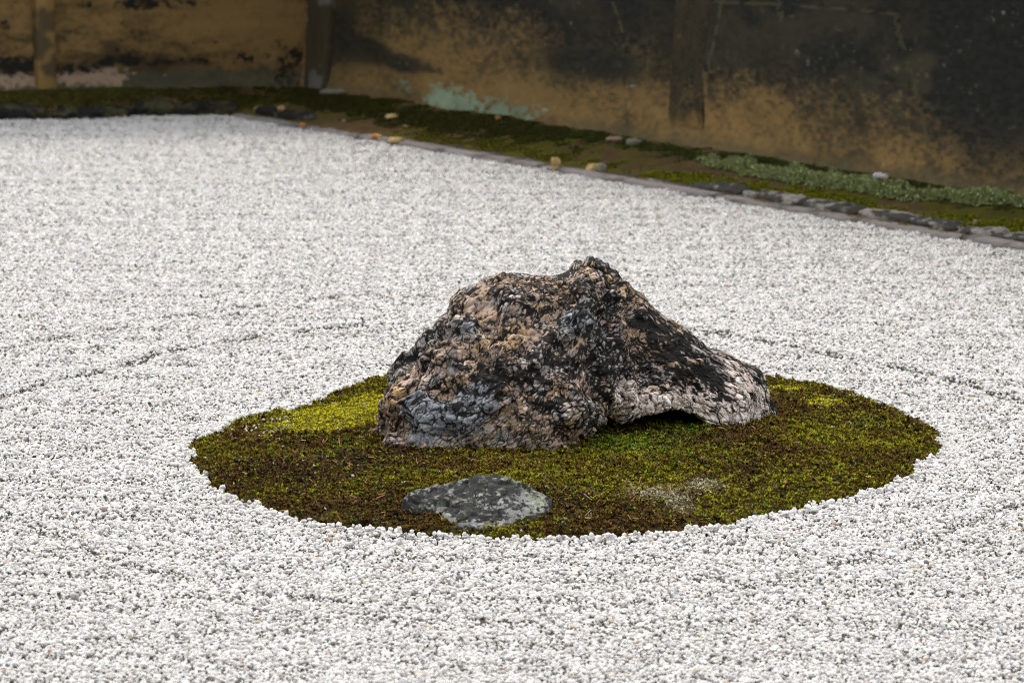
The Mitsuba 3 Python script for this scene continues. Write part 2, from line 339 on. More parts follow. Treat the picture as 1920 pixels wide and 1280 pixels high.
cf = np.linspace(0, cl[-1], 4000)
fpx = np.interp(cf, cl, [p[0] for p in SIL])
foot = np.stack([np.interp(cf, cl, crest[:, 0]), np.interp(fpx, kx, kf)], 1)
pace = np.concatenate([[0], np.cumsum(np.diff(cf) + np.linalg.norm(np.diff(foot, axis=0), axis=1))])
cs = np.interp(np.linspace(0, pace[-1], NS), pace, cf)
C = np.stack([np.interp(cs, cl, crest[:, k]) for k in range(3)], 1)
spx = np.interp(cs, cl, [p[0] for p in SIL])
kern = np.exp(-np.linspace(-2, 2, 9) ** 2); kern /= kern.sum()
smooth1 = lambda a: np.convolve(np.pad(a, 4, mode='edge'), kern, 'valid')
C = np.stack([smooth1(C[:, k]) for k in range(3)], 1)
yf, yb = np.interp(spx, kx, kf), np.interp(spx, *kb)
Z0 = 0.05
lip_on = (spx > 1085) & (spx < 1340)
zl = np.full(NS, Z0 - 0.05)
lp = np.interp(spx, lipx, lipy)
zl[lip_on] = np.array([at_y(a, b, c)[2] + 0.028 for a, b, c in zip(spx[lip_on], lp[lip_on], yf[lip_on])])
zl = np.minimum(zl, C[:, 2] - 0.02)
for _ in range(3): zl = smooth1(zl)
hollow = np.clip((zl - Z0) / 0.05, 0, 1)
NA, NB, NC = 40, 340, 80
tA = np.linspace(0, 1, NA, endpoint=False); tB = np.linspace(0, np.pi / 2, NB); tC = np.linspace(0, np.pi / 2, NC + 1)[1:]
rows = []
for i in range(NS):
    yc, zt, x = C[i, 1], C[i, 2], C[i, 0]
    cave = yf[i] + hollow[i] * 0.30
    za = -0.05 + (zl[i] + 0.05) * np.sqrt(np.sin(tA * np.pi / 2))
    ya = cave + (yf[i] - cave) * (1 - np.cos(tA * np.pi / 2)) + hollow[i] * 0.0
    zb = zl[i] + (zt - zl[i]) * np.sin(tB) ** 0.92
    yb_ = yf[i] + (yc - yf[i]) * (1 - np.cos(tB)) ** 0.95
    zc = -0.05 + (zt + 0.05) * np.cos(tC) ** 0.9
    yc_ = yc + (yb[i] - yc) * np.sin(tC)
    Y = np.concatenate([ya, yb_, yc_]); Z = np.concatenate([za, zb, zc])
    rows.append(np.stack([np.full(len(Y), x), Y, Z], 1))
V = np.array(rows)
# round off: smooth the sheet across both directions a little
for _ in range(6):
    W = V.copy()
    W[1:-1, 1:-1] = (V[1:-1, 1:-1] * 4 + V[2:, 1:-1] + V[:-2, 1:-1] + V[1:-1, 2:] + V[1:-1, :-2]) / 8
    V = W
sgn = 1
Nn = grid_normals(V)
if (Nn[NS // 2, NA + NB // 2, 1]) > 0: Nn = -Nn; sgn = -1
from scipy.ndimage import gaussian_filter
Nn = np.stack([gaussian_filter(Nn[..., k], 9, mode='nearest') for k in range(3)], -1)
Nn /= np.linalg.norm(Nn, axis=2, keepdims=True)
SH = V.shape[:2]
P = V.reshape(-1, 3); Nf = Nn.reshape(-1, 3)
fade = np.repeat(np.ones(NS)[:, None], SH[1], 1)
crest_keep = np.ones(SH); crest_keep[:, NA + NB - 70:NA + NB + 30] = 0.3
crest_keep = crest_keep.reshape(-1)
shoulder = 1 - 0.65 * sstep(0.28, 0.42, P[:, 0] - at_y(960, 700, 15.6)[0])
disp = shoulder * crest_keep * (0.030 * nfbm(P, 5.5, 3, 1) + 0.018 * (1 - 2 * np.abs(nfbm(P, 11, 3, 2))))
def pt(px, py):
    """Point of the boulder's front nearest to where the photograph shows a feature."""
    Q = at_y(px, py, 15.5); d = ray(px, py); d = d / np.linalg.norm(d)
    rel = P - ORIGIN; t = rel @ d
    off = np.linalg.norm(rel - t[:, None] * d, axis=1)
    near = np.where(off < 0.012)[0]
    return P[near[np.argmin(t[near])]] if len(near) else P[np.argmin(off)]
PX = 15.5 / F
for px, py, rad, amp in ((1228, 695, 32, -0.036), (1205, 660, 38, -0.024), (1060, 668, 34, -0.022), (985, 655, 32, -0.018), (1012, 618, 36, -0.016), (975, 575, 36, 0.022), (800, 760, 50, 0.020), (875, 768, 45, 0.016),
                         (1075, 775, 42, 0.030), (1110, 740, 50, 0.012), (1085, 830, 40, -0.020), (900, 700, 60, -0.015), (1160, 640, 50, 0.022), (1040, 590, 40, -0.012), (1180, 735, 45, 0.014), (1260, 740, 60, 0.010), (835, 730, 22, -0.022),
                         (1400, 760, 50, 0.012), (960, 800, 60, 0.012)):
    disp += amp * gauss(P, pt(px, py), rad * PX)
for pts, wid, amp in ((((1165, 545), (1195, 590), (1230, 640), (1232, 690), (1190, 735)), 14, -0.030), (((790, 640), (850, 612), (905, 585), (960, 553)), 8, -0.014), (((830, 655), (880, 640), (930, 610)), 7, -0.012),
                      (((860, 668), (930, 660), (985, 668), (1060, 690)), 9, -0.018), (((945, 735), (925, 762), (912, 790)), 7, -0.020), (((740, 775), (800, 810), (870, 825)), 9, -0.014), (((1035, 828), (1070, 838), (1095, 825)), 8, -0.018),
                      (((1000, 545), (1010, 590), (1000, 630)), 7, -0.016), (((1110, 690), (1160, 660), (1200, 640)), 9, -0.016), (((900, 690), (1000, 715), (1090, 735)), 8, -0.014), (((1075, 520), (1110, 560), (1140, 600)), 8, -0.010),
                      (((1180, 590), (1260, 680), (1330, 760)), 7, -0.010), (((1250, 620), (1310, 690), (1380, 760)), 7, -0.008)):
    disp += 0.6 * amp * np.exp(-(line_dist(P, [pt(*q) for q in pts]) / (1.4 * wid * PX)) ** 2)
# broad fracture planes: cells tilted each its own way, their steps a centimetre or two wide
Qb = P + np.stack([nfbm(P, 7, 2, s) for s in (3, 4, 5)], 1) * 0.03
tilt = lambda o, t, a: np.clip((o * t).sum(1) * a, -0.016, 0.016)
e0, o0, r0, _, t0 = vor(Qb, 0.21, 10)
e1, o1, r1, _, t1 = vor(Qb, 0.080, 11)
planes = tilt(o0, t0, 0.15) + tilt(o1, t1, 0.30) + (r1 - 0.5) * 0.014 - 0.006 * np.exp(-(e1 / 0.004) ** 2)
disp += shoulder * np.where(crest_keep < 0.9, 0.7, 1) * gaussian_filter(planes.reshape(SH), 2.2).reshape(-1)
V = (P + Nf * disp[:, None]).reshape(*SH, 3)
def even(V):
    """The same sheet with its rows spread evenly along every column."""
    L = np.concatenate([np.zeros((len(V), 1)), np.cumsum(np.linalg.norm(np.diff(V, axis=1), axis=2), 1)], 1)
    out = np.empty_like(V)
    old = np.concatenate([np.linspace(0, NA, NA, endpoint=False), np.linspace(NA, NA + NB, NB, endpoint=False), np.linspace(NA + NB, NA + NB + NC, NC)])
    for i in range(len(V)):
        t = np.empty(V.shape[1])
        for a, b in ((0, NA), (NA, NA + NB - 1), (NA + NB - 1, V.shape[1] - 1)): t[a:b + 1] = np.linspace(L[i, a], L[i, b], b - a + 1)
        for k in range(3): out[i, :, k] = np.interp(t, L[i], V[i, :, k])
    return out
V = even(V)
V = even(V.transpose(1, 0, 2)[:, :]).transpose(1, 0, 2) if False else V
for j in range(V.shape[1]):
    L = np.concatenate([[0], np.cumsum(np.linalg.norm(np.diff(V[:, j], axis=0), axis=1))])
    t = 0.5 * np.linspace(0, L[-1], len(L)) + 0.5 * L
    V[:, j] = np.stack([np.interp(t, L, V[:, j, k]) for k in range(3)], 1)
Nn = grid_normals(V) * (-1 if sgn < 0 else 1)
Nn = np.stack([gaussian_filter(Nn[..., k], 4, mode='nearest') for k in range(3)], -1)
Nn /= np.linalg.norm(Nn, axis=2, keepdims=True)
P = V.reshape(-1, 3); Nf = Nn.reshape(-1, 3)
# cracked plates: warped cells of three sizes, their joints sunk
wing = sstep(0.33, 0.48, P[:, 0] - at_y(960, 700, 15.6)[0])          # the low right shoulder, where the grain runs down the slope
warp = np.stack([nfbm(P, 7, 2, s) for s in (3, 4, 5)], 1) * 0.03 + np.stack([nfbm(P, 50, 3, s) for s in (6, 7, 8)], 1) * 0.0048
Q = P + warp
G = np.array([0.70, 0.0, -0.71])                                     # grain direction there
along = Q @ G
Qw = Q - G * along[:, None] * 0.60
G2 = np.array([0.80, 0.0, 0.60])                                     # on the main body the joints climb to the right
Qm = Q - G2 * (Q @ G2)[:, None] * 0.25
Qs = np.where(wing[:, None] > 0.5, Qw, Qm)
e1, o1, r1, _, t1 = vor(Qm, 0.080, 11)
e2, o2, r2, q2, t2 = vor(Qs, 0.030, 12)
e3, o3, r3, q3, t3 = vor(Qs, 0.0145, 13)
soft = nfbm(P, 6, 3, 61)
coarse = nfbm(P, 8, 3, 63) > -0.05                                    # where the plates are large and where they are crumbled
tilt = lambda o, t, a: np.clip((o * t).sum(1) * a, -0.006, 0.006)
edge_keep = np.clip(np.minimum(np.arange(NS), (NS - 1 - np.arange(NS)) * 0.6) / 110.0, 0.10, 1)
edge_keep = np.repeat(edge_keep[:, None], SH[1], 1).reshape(-1)
disp = tilt(o2, t2, 0.085) + tilt(o3, t3, 0.06) * np.where(coarse, 0.4, 1.2)
rid = np.abs(nfbm(Qs * [1, 1, 1.3], 24, 4, 77)); rid2 = np.abs(nfbm(Qs, 55, 3, 78))
disp -= 0.0045 * np.exp(-(rid / 0.045) ** 2) + 0.0022 * np.exp(-(rid2 / 0.06) ** 2)
disp += (r2 - 0.5) * 0.0018 + (r3 - 0.5) * 0.0008
disp -= 0.0035 * np.exp(-(e2 / 0.0022) ** 2) * (0.3 + 0.7 * sstep(-0.3, 0.3, soft)) + 0.0012 * np.exp(-(e3 / 0.0016) ** 2)
disp += 0.0026 * nfbm(Qs, 60, 4, 62) + 0.004 * (1 - 2 * np.abs(nfbm(Qs * [1, 1, 1.6], 18, 3, 64))) * np.clip(edge_keep, 0, 1)
disp = disp * np.where(crest_keep < 0.9, 0.7, 1) * edge_keep
disp = gaussian_filter(disp.reshape(SH), 0.7).reshape(-1)
P2 = P + Nf * disp[:, None]
# colours: stone by patches, plates and grain; black lichen and grime with ragged edges
r = np.random.default_rng(3)
n1, n2, n3 = nfbm(P, 7, 4, 71), nfbm(P, 28, 3, 72), nfbm(P, 160, 3, 73)
def reg(*b): return sum(w * gauss(P, pt(px, py), rad * PX) for w, px, py, rad in b)
tan, pink, grey, blue, pale, rust = (np.array(c) for c in ((0.35, 0.255, 0.175), (0.42, 0.32, 0.275), (0.33, 0.31, 0.295), (0.25, 0.275, 0.31), (0.74, 0.62, 0.555), (0.56, 0.36, 0.18)))
nt = nfbm(P, 11, 4, 75)[:, None] + 0.25 * (q2[:, :1] - 0.5)
col = tan + (pink - tan) * sstep(-0.05, 0.12, nt)
col = col + (grey - col) * sstep(0.16, 0.30, nt)
gm_ = sstep(0.08, 0.22, n1 + 0.2 * (q2[:, 1] - 0.5))[:, None]
col = col + (grey - col) * gm_
bl = reg((1.1, 785, 765, 42), (1.0, 860, 765, 46), (0.7, 905, 720, 34), (0.9, 1075, 590, 42), (0.4, 1060, 760, 40), (0.6, 880, 600, 24), (0.3, 780, 840, 40), (0.35, 950, 800, 40))
bm = sstep(0.34, 0.42, bl + 0.25 * n2 + 0.25 * (q2[:, 2] - 0.5) + 0.1 * n3)
col = col * (1 - bm[:, None]) + blue * bm[:, None]
pl = reg((1.2, 1180, 752, 40), (1.1, 1240, 770, 42), (1.0, 1310, 785, 42), (1.0, 1355, 795, 30), (1.1, 1400, 785, 50), (1.1, 1425, 745, 48), (1.3, 1446, 770, 34), (1.0, 1392, 695, 40), (0.45, 1300, 730, 60), (0.9, 1080, 778, 26))
pmk = sstep(0.36, 0.62, pl + 0.28 * n2 + 0.15 * (q3[:, 0] - 0.5) + 0.15 * n3)
col = col * (1 - pmk[:, None]) + pale * pmk[:, None]
rs = reg((1.0, 1105, 495, 24), (0.9, 1140, 512, 22), (0.55, 740, 730, 50), (0.5, 960, 620, 60), (0.4, 870, 640, 60))
rmk = sstep(0.38, 0.55, rs + 0.35 * n2 + 0.2 * (q2[:, 0] - 0.5) + 0.1 * n3) * 0.7
col = col * (1 - rmk[:, None]) + rust * rmk[:, None]
col = col * (0.86 + 0.28 * q3[:, 1:2]) * np.where(q3[:, 2:3] > 0.86, 1.55, np.where(q3[:, 2:3] < 0.18, 0.6, 1.0)) * (1 + 0.45 * n3[:, None]) * (1 + 0.30 * n2[:, None]) * (1 + 0.25 * nfbm(P, 340, 2, 76)[:, None])
footc = np.clip(reg((1.0, 770, 838, 40), (1.0, 850, 842, 45), (1.0, 930, 842, 45), (0.9, 1010, 845, 45)), 0, 1)[:, None] * sstep(-0.3, 0.1, n2)[:, None]
col = col * (1 - 0.7 * footc) + np.array([0.27, 0.245, 0.20]) * (1 + 0.4 * n3[:, None]) * 0.7 * footc
# black lichen: along joints here and there, and in patches broken up by the grain
black = np.array([0.0105, 0.0095, 0.0092])
nv = nfbm(P, 55, 3, 74)
vein2 = 0.0034 * (0.56 + 0.3 * np.clip(bl, 0, 1) + 0.7 * n1 + 0.9 * n2 + 0.9 * nv); vein3 = 0.0026 * (np.where(coarse, 0.15, 0.75) + 0.9 * n2 + 0.7 * n1 + 0.9 * nv)
peak_ = reg((1.1, 1105, 496, 26), (1.0, 1135, 512, 22))
base_clean = reg((0.9, 800, 835, 70), (0.9, 930, 835, 70), (0.9, 1040, 845, 60), (0.7, 730, 830, 40))
vein2 = vein2 * (1 - 0.6 * np.clip(base_clean, 0, 1)) * (1 - 0.6 * pmk); vein3 = vein3 * (1 - 0.8 * np.clip(base_clean, 0, 1)) * (1 - 0.75 * pmk)
vm = np.maximum(sstep(0.0014, -0.0006, e2 - vein2), sstep(0.0010, -0.0006, e3 - vein3))
clean = (1 - 0.6 * np.clip(base_clean, 0, 1)) * (1 - 0.6 * pmk) * (1 - 0.7 * np.clip(peak_, 0, 1))
vm = np.maximum(vm, sstep(0.03, -0.01, rid - 0.058 * clean * (0.8 + 1.0 * n1 + 0.8 * nv)))
vm = np.maximum(vm, sstep(0.03, -0.01, rid2 - 0.050 * clean * (0.6 + 1.0 * n2 + 0.8 * nv)))
gl = Q @ np.array([0.78, 0.0, 0.62])
streak = meshkit.fbm(np.stack([Qw[:, 0] * 90, Qw[:, 1] * 90, Qw[:, 2] * 90], 1), 3, 81) * 2 - 1
bk = reg((0.95, 1250, 650, 50), (1.0, 1300, 700, 52), (0.95, 1340, 725, 42), (0.7, 1230, 605, 40), (0.7, 1270, 730, 36), (0.55, 1100, 640, 50), (0.6, 900, 690, 60), (0.6, 760, 700, 40), (0.6, 850, 800, 34), (0.5, 1020, 560, 36), (0.5, 960, 740, 60), (0.55, 1130, 770, 30), (0.5, 1060, 690, 40), (0.45, 1180, 560, 40))
pm_ = sstep(0.36, 0.50, bk * 0.62 + 0.28 * n1 + 0.34 * n2 + 0.25 * nv + 0.95 * np.where(wing > 0.5, streak * 1.1, n3) - 0.5 * np.clip(base_clean, 0, 1) - 0.7 * np.clip(peak_, 0, 1) + 0.01 - 0.32 * pmk)
dark = np.maximum(vm, pm_)
col = col * (1 - dark[:, None]) + black * (1 + 0.5 * n3[:, None]) * dark[:, None]
f = grid_faces(*SH)
if sgn > 0: pass
fn = np.cross(P2[f[:2000, 1]] - P2[f[:2000, 0]], P2[f[:2000, 2]] - P2[f[:2000, 0]])
if sgn < 0: f = f[:, ::-1]
scene['boulder'] = mikit.ply((P2, f), 'm_rock', smooth=True, color=np.clip(col * 1.0, 0.006, 0.8))
tag('boulder', 'large craggy brown and black boulder with cracked surface standing on the mossy island', 'rock')

# ------------------------------------------------------------------ the flat stone in front
OUT = [(756,933),(780,918),(807,913),(833,908),(857,900),(895,892),(940,892),(962,896),(967,903),(982,905),(1000,917),(1032,932),(1030,947),(1015,963),(973,978),(948,987),(917,992),(882,995),(860,987),(843,973),(823,958),(790,951),(773,942)]
q0 = np.array([0, 14.15, 0.045]); nn = np.array([0, -0.155, 1.0])
o = np.array([at_plane(x, y, q0, nn) for x, y in OUT])
ol = np.concatenate([[0], np.cumsum(np.linalg.norm(np.roll(o, -1, 0) - o, axis=1))])
NT, NR_ = 420, 150
ot = np.linspace(0, ol[-1], NT, endpoint=False)
o = np.stack([np.interp(ot, ol, np.append(o[:, k], o[0, k])) for k in range(3)], 1)
o = np.stack([np.convolve(np.concatenate([a[-3:], a, a[:3]]), np.ones(7) / 7, 'valid') for a in o.T], 1)
c0 = o.mean(0)
V = []
for s in np.linspace(0, 1, NR_ - 30): V.append(c0 + (o - c0) * max(s, 1e-3))
for s in np.linspace(0, 1, 30): V.append(c0 + (o - c0) * (1 + 0.05 * np.sin(s * 2.6)) - np.array([0, 0, 0.11 * s ** 1.4]))
V = np.array(V).transpose(1, 0, 2)
rr = np.concatenate([np.linspace(0, 1, NR_ - 30), np.full(30, 1.0)])
P = V.reshape(-1, 3); rad = np.tile(rr, NT)
zz = 0.006 * (1 - rad ** 2) + 0.012 * nfbm(P, 9, 4, 91) + 0.006 * (1 - 2 * np.abs(nfbm(P, 16, 3, 90))) - 0.008 * sstep(0.93, 1.0, rad) ** 2
Qf = P * [1.0, 0.6, 2.0] + np.stack([nfbm(P, 20, 2, s) for s in (92, 93, 94)], 1) * 0.012
e1, o1, r1, q1, t1 = vor(Qf, 0.075, 95)
e2, _, r2, q2, _ = vor(Qf, 0.018, 96)
zz += np.clip((o1 * t1).sum(1) * 0.07, -0.010, 0.010) + (r1 - 0.5) * 0.008 + (r2 - 0.5) * 0.003 - 0.003 * np.exp(-(e1 / 0.003) ** 2) + 0.004 * nfbm(P * [0.7, 0.5, 1], 70, 3, 97)
P[:, 2] += zz
n1, n2, n3 = nfbm(P, 8, 3, 101), nfbm(P * [1, 0.5, 1], 30, 3, 102), nfbm(P * [0.7, 0.35, 1], 130, 3, 103)
n4 = nfbm(P * [1, 0.3, 1.5], 70, 3, 104)
col = np.array([0.031, 0.032, 0.032]) * (1 + 0.8 * q2[:, :1]) * (1 + 0.6 * n3[:, None])
sp = sstep(0.28, 0.42, 0.8 * n3 + 0.8 * n4 + 0.3 * n2)
col = col * (1 - sp[:, None]) + np.array([0.12, 0.115, 0.105]) * sp[:, None]
lich = sum(w * np.exp(-(line_dist(P * [1, 0.5, 1], [at_plane(*q, q0, nn) * [1, 0.5, 1] for q in pts]) / (wid * PX)) ** 2) for w, wid, pts in (
    (0.75, 9, ((848, 922), (838, 940), (825, 955), (850, 975))), (0.7, 8, ((760, 932), (800, 915), (870, 902))), (0.75, 14, ((985, 935), (1015, 945))), (0.8, 10, ((870, 985), (920, 988), (960, 978))),
    (0.7, 8, ((955, 897), (975, 908), (1020, 930))), (0.6, 9, ((790, 945), (820, 952))), (0.6, 10, ((960, 965), (1010, 955))), (0.4, 22, ((900, 945), (970, 950)))))
n5 = nfbm(P * [1, 0.5, 1], 260, 2, 105)
lm = sstep(0.27, 0.55, lich * 0.80 + 0.2 * n2 + 0.55 * n3 + 0.5 * n4 + 0.5 * n5 + 0.02)
lc = np.where(n1[:, None] > 0, np.array([0.26, 0.285, 0.235]), np.array([0.24, 0.25, 0.255])) * (0.7 + 0.6 * q2[:, 1:2])
col = col * (1 - lm[:, None]) + lc * lm[:, None]
f = grid_faces(NT, NR_, wrap=True)
mm = trimesh.Trimesh(P, f, process=False)
if (mm.face_normals[:, 2] * mm.area_faces).sum() < 0: f = f[:, ::-1]
scene['flat_stone'] = mikit.ply((P, f), 'm_slab', smooth=True, color=np.clip(col * 0.74, 0.008, 0.8))
tag('flat_stone', 'flat dark grey stone with pale lichen lying in the moss in front of the boulder', 'rock')

# ------------------------------------------------------------------ the bank between the kerb and the walls
def bank_z(xy):
    a, b = dR(xy), dL(xy)
    tR, tL = a / WR, b / WL
    t = np.maximum(tR, tL)
    p3 = np.c_[xy, 0 * a]
    left = sstep(-0.3, 0.5, b - a) * sstep(0.0, 0.12, b)
    base = 0.020 + 0.085 * sstep(0.1, 1.0, t) + 0.055 * left * (1 - sstep(0.3, 1.0, t))
    return base + 0.015 * nfbm(p3, 3.5, 4, 111) * sstep(0.05, 0.3, t)
sR, sL = 9.5, 6.5
def strip_pts(nu, nw):
    pass
gx0 = np.array([K0[:2] + eL * 6, K0[:2] + eR * 10.5, CORNER + eL * 6, CORNER + eR * 10.5])
xs = np.arange(gx0[:, 0].min(), gx0[:, 0].max(), 0.03); ys = np.arange(gx0[:, 1].min() - 0.3, CORNER[1] + 1.2, 0.03)
gx, gy = np.meshgrid(xs, ys, indexing='ij'); g = np.c_[gx.ravel(), gy.ravel()]
a, b = dR(g), dL(g)
inb = (np.maximum(a, b) > 0.03) & (a < WR + 0.15) & (b < WL + 0.15)
f = grid_faces(len(xs), len(ys)); f = f[inb[f].all(1)]
used = np.unique(f); remap = np.zeros(len(g), int); remap[used] = np.arange(len(used))
def f_bank(p, n, uv):
    a = fbm(p.x * 2.2, p.y * 2.2, 0.0, 4); b = fbm(p.x * 18 + 5, p.y * 18, 0.0, 3); c = noise(p.x * 90, p.y * 90)
    earth = mix(mi.Color3f(0.045, 0.029, 0.014), mi.Color3f(0.13, 0.084, 0.040), b)
    mossy = mix(mi.Color3f(0.035, 0.034, 0.008), mi.Color3f(0.085, 0.08, 0.012), b)
    return mix(earth, mossy, smoothstep(0.42, 0.56, a + 0.5 * (b - 0.5) + 0.25 * (c - 0.5)))
mat('m_bank', proc(f_bank), 0.95, 0.1)
scene['earth_bank'] = mikit.ply(trimesh.Trimesh(np.c_[g[used], bank_z(g[used])], remap[f], process=False), 'm_bank', smooth=True)
tag('earth_bank', 'strip of bare earth and moss between the gravel and the clay walls', 'bank', kind='structure')

# moss on the bank
r = np.random.default_rng(77)
def R2(s, w): return K0[:2] + eR * s + nR * w           # along the right kerb from its far end, back from its front edge
def L2(s, w): return K0[:2] + eL * s + nL * w
parts = []
n = 130000
s, w = r.uniform(-0.3, 9.6, n), r.uniform(0.12, WR, n)
xy = K0[:2] + np.outer(s, eR) + np.outer(w, nR)
keep = dL(xy) < WL
s, w, xy = s[keep], w[keep], xy[keep]
p3 = np.c_[xy, 0 * s]; tw = w / WR
h1, h2 = nfbm(p3 * [1, 1, 1], 2.4, 4, 121), nfbm(p3, 14, 3, 122)
bright = sstep(3.2, 4.0, s) * np.exp(-((tw - 0.30 - 0.05 * h1) / 0.12) ** 2) * 1.1
palem = sstep(3.5, 4.1, s + 0.3 * h1) * np.exp(-((tw - np.interp(s, [3.6, 4.3, 4.9, 5.2, 5.8, 7], [0.58, 0.54, 0.54, 0.64, 0.74, 0.74]) - 0.05 - 0.16 * h1 - 0.10 * h2) / 0.085) ** 2) * 1.15
green = np.exp(-((tw - 0.80 - 0.08 * h1) / 0.15) ** 2) * sstep(1.8, 2.6, s) * 0.9
darkm = (1 - sstep(2.0, 3.5, s)) * np.exp(-((tw - 0.7) / 0.25) ** 2)
olive = np.exp(-((s - 2.6) / 0.9) ** 2) * np.exp(-((tw - 0.3) / 0.12) ** 2) * 0.8
noise_ = 0.45 * h1 + 0.85 * h2 + 0.16 * r.normal(size=len(s))
cands = [(bright, (0.165, 0.170, 0.008), 0.010), (palem, (0.30, 0.34, 0.15), 0.015), (green, (0.06, 0.075, 0.016), 0.008), (darkm, (0.050, 0.050, 0.010), 0.008), (olive, (0.12, 0.115, 0.012), 0.008)]
for m, c_, sz in cands:
    on = (m + noise_ > 0.52) & (m > 0.12) & (np.linalg.norm(xy - at(1652, 334, 0.11)[:2], axis=1) > 0.09)
    q = xy[on]
    if not len(q): continue
    cc = np.array(c_) * (0.7 + 0.6 * r.random((len(q), 1)))
    lift = 0.040 * np.clip(m[on] + noise_[on] - 0.52, 0, 0.7) if sz > 0.014 else 0
    parts.append(tufts(np.c_[q, bank_z(q) + 0.003 + lift], np.clip(r.normal(sz, sz * 0.25, len(q)), 0.005, 0.03), cc, r, leaves=5))
n = 40000
s, w = r.uniform(-0.4, 4.6, n), r.uniform(0.06, WL, n)
xy = K0[:2] + np.outer(s, eL) + np.outer(w, nL)
keep = dR(xy) < WR * 0.9
s, w, xy = s[keep], w[keep], xy[keep]
h1, h2 = nfbm(np.c_[xy, 0 * s], 3, 4, 123), nfbm(np.c_[xy, 0 * s], 14, 3, 124)
on = 0.5 + 0.4 * h1 + 0.4 * h2 + 0.1 * r.normal(size=len(s)) > 0.35
q = xy[on]
cc = np.where((h1[on] + 0.4 * r.normal(size=len(q)) > 0)[:, None], (0.100, 0.095, 0.016), (0.050, 0.045, 0.013))
parts.append(tufts(np.c_[q, bank_z(q) + 0.003], np.clip(r.normal(0.009, 0.003, len(q)), 0.006, 0.02), cc, r, leaves=5))
mesh, c = join(parts)
scene['bank_moss'] = mikit.ply(mesh, 'm_moss', color=c)
tag('bank_moss', 'bright, pale and dark green moss growing along the foot of the clay walls', 'moss', kind='stuff')

# ------------------------------------------------------------------ kerb of long dressed slabs on the right, thin on the left
def stone_mesh(l, w, h, seed, res=0.012, rough=0.5, power=4.0, grain=1.0):
    """A worn block: superellipsoid with noise, about l x w x h, its middle at the origin."""
    m = trimesh.creation.icosphere(subdivisions=4 if max(l, w) > 0.12 else 3)
    d = np.array(m.vertices)
    k = (np.abs(d) ** power).sum(1) ** (-1 / power)
    v = d * k[:, None] * np.array([l, w, h]) / 2
    rs = np.random.default_rng(seed); o3 = rs.uniform(0, 50, 3)
    sc = min(l, w, h)
    dirn = d / np.linalg.norm(d, axis=1, keepdims=True)
    v += dirn * (sc * rough * 0.30 * nfbm(v / sc * 0.9 + o3, 1.0, 3, seed) + sc * rough * 0.16 * nfbm(v / sc * 4 + o3, 1.0, 3, seed + 1))[:, None]
    return v, np.array(m.faces)
def frame2(e, nrm, pos, z, tilt=0.0):
    Mx = np.eye(4); c_, s_ = math.cos(tilt), math.sin(tilt)
    e3, n3_ = np.array([*e, 0.0]), np.array([*nrm, 0.0])
    Mx[:3, 0], Mx[:3, 1], Mx[:3, 2] = e3, n3_, np.cross(e3, n3_)
    if Mx[2, 2] < 0: Mx[:3, 1] *= -1; Mx[:3, 2] *= -1
    Mx[:3, 3] = [*pos, z]
    return Mx
def slab(l, w, h, seed):
    bx = trimesh.creation.box((l, w, h))
    nx = max(4, int(l / 0.02))
    gu, gv = np.meshgrid(np.linspace(-l / 2, l / 2, nx), np.linspace(0, 1, 25), indexing='ij')
    prof = np.array([(-w / 2, -h / 2), (-w / 2, h / 2 - 0.008), (-w / 2 + 0.008, h / 2), (w / 2 - 0.008, h / 2), (w / 2, h / 2 - 0.008), (w / 2, -h / 2)])
    pl_ = np.concatenate([[0], np.cumsum(np.linalg.norm(np.diff(prof, axis=0), axis=1))]); pl_ /= pl_[-1]
    py_, pz_ = np.interp(gv, pl_, prof[:, 0]), np.interp(gv, pl_, prof[:, 1])
    P_ = np.stack([gu, py_, pz_], -1).reshape(-1, 3)
    rs = np.random.default_rng(seed).uniform(0, 40, 3)
    P_[:, 2] += 0.004 * nfbm(P_ + rs, 12, 3, seed); P_[:, 1] += 0.005 * nfbm(P_ + rs, 9, 3, seed + 3)
    f_ = grid_faces(nx, 25)
    nv = len(P_); ends = []
    for base_, rev in ((0, False), ((nx - 1) * 25, True)):
        cidx = len(P_); P_ = np.vstack([P_, P_[base_:base_ + 25].mean(0)])
        t_ = np.array([[cidx, base_ + k, base_ + k + 1] for k in range(24)]); ends.append(t_[:, ::-1] if rev else t_)
    f_ = np.vstack([f_] + ends)
    n1_, n2_ = nfbm(P_ + rs, 6, 3, seed + 5), nfbm(P_ + rs, 60, 3, seed + 6)
    c_ = np.array([0.19, 0.175, 0.175]) * (1 + 0.25 * n1_[:, None] + 0.35 * n2_[:, None])
    gr = sstep(0.15, 0.4, nfbm(P_ + rs, 10, 4, seed + 7) + 0.3 * n2_)
    c_ = c_ * (1 - gr[:, None]) + np.array([0.07, 0.065, 0.055]) * gr[:, None]
    return (P_, f_), np.clip(c_, 0.02, 0.6)
pos = 0.10
r = np.random.default_rng(5)
i = 0
while pos < 10.2:
    l = [1.25, 1.6, 1.4, 1.75, 1.3, 1.5, 1.45, 1.5][i % 8]; i += 1
    (v, f), c = slab(l - 0.012, 0.085, 0.09, 200 + i)
    Mx = frame2(eR, nR, K0[:2] + eR * (pos + l / 2) + nR * (0.045 + r.normal() * 0.003), -0.022 + r.normal() * 0.003)
    v = v @ Mx[:3, :3].T + Mx[:3, 3]
    scene[key('kerb__slab')] = mikit.ply((v, f), 'm_stone', smooth=True, color=c)
    pos += l
tag('kerb', 'narrow grey stone kerb running along the gravel in front of the right hand wall', 'kerb')

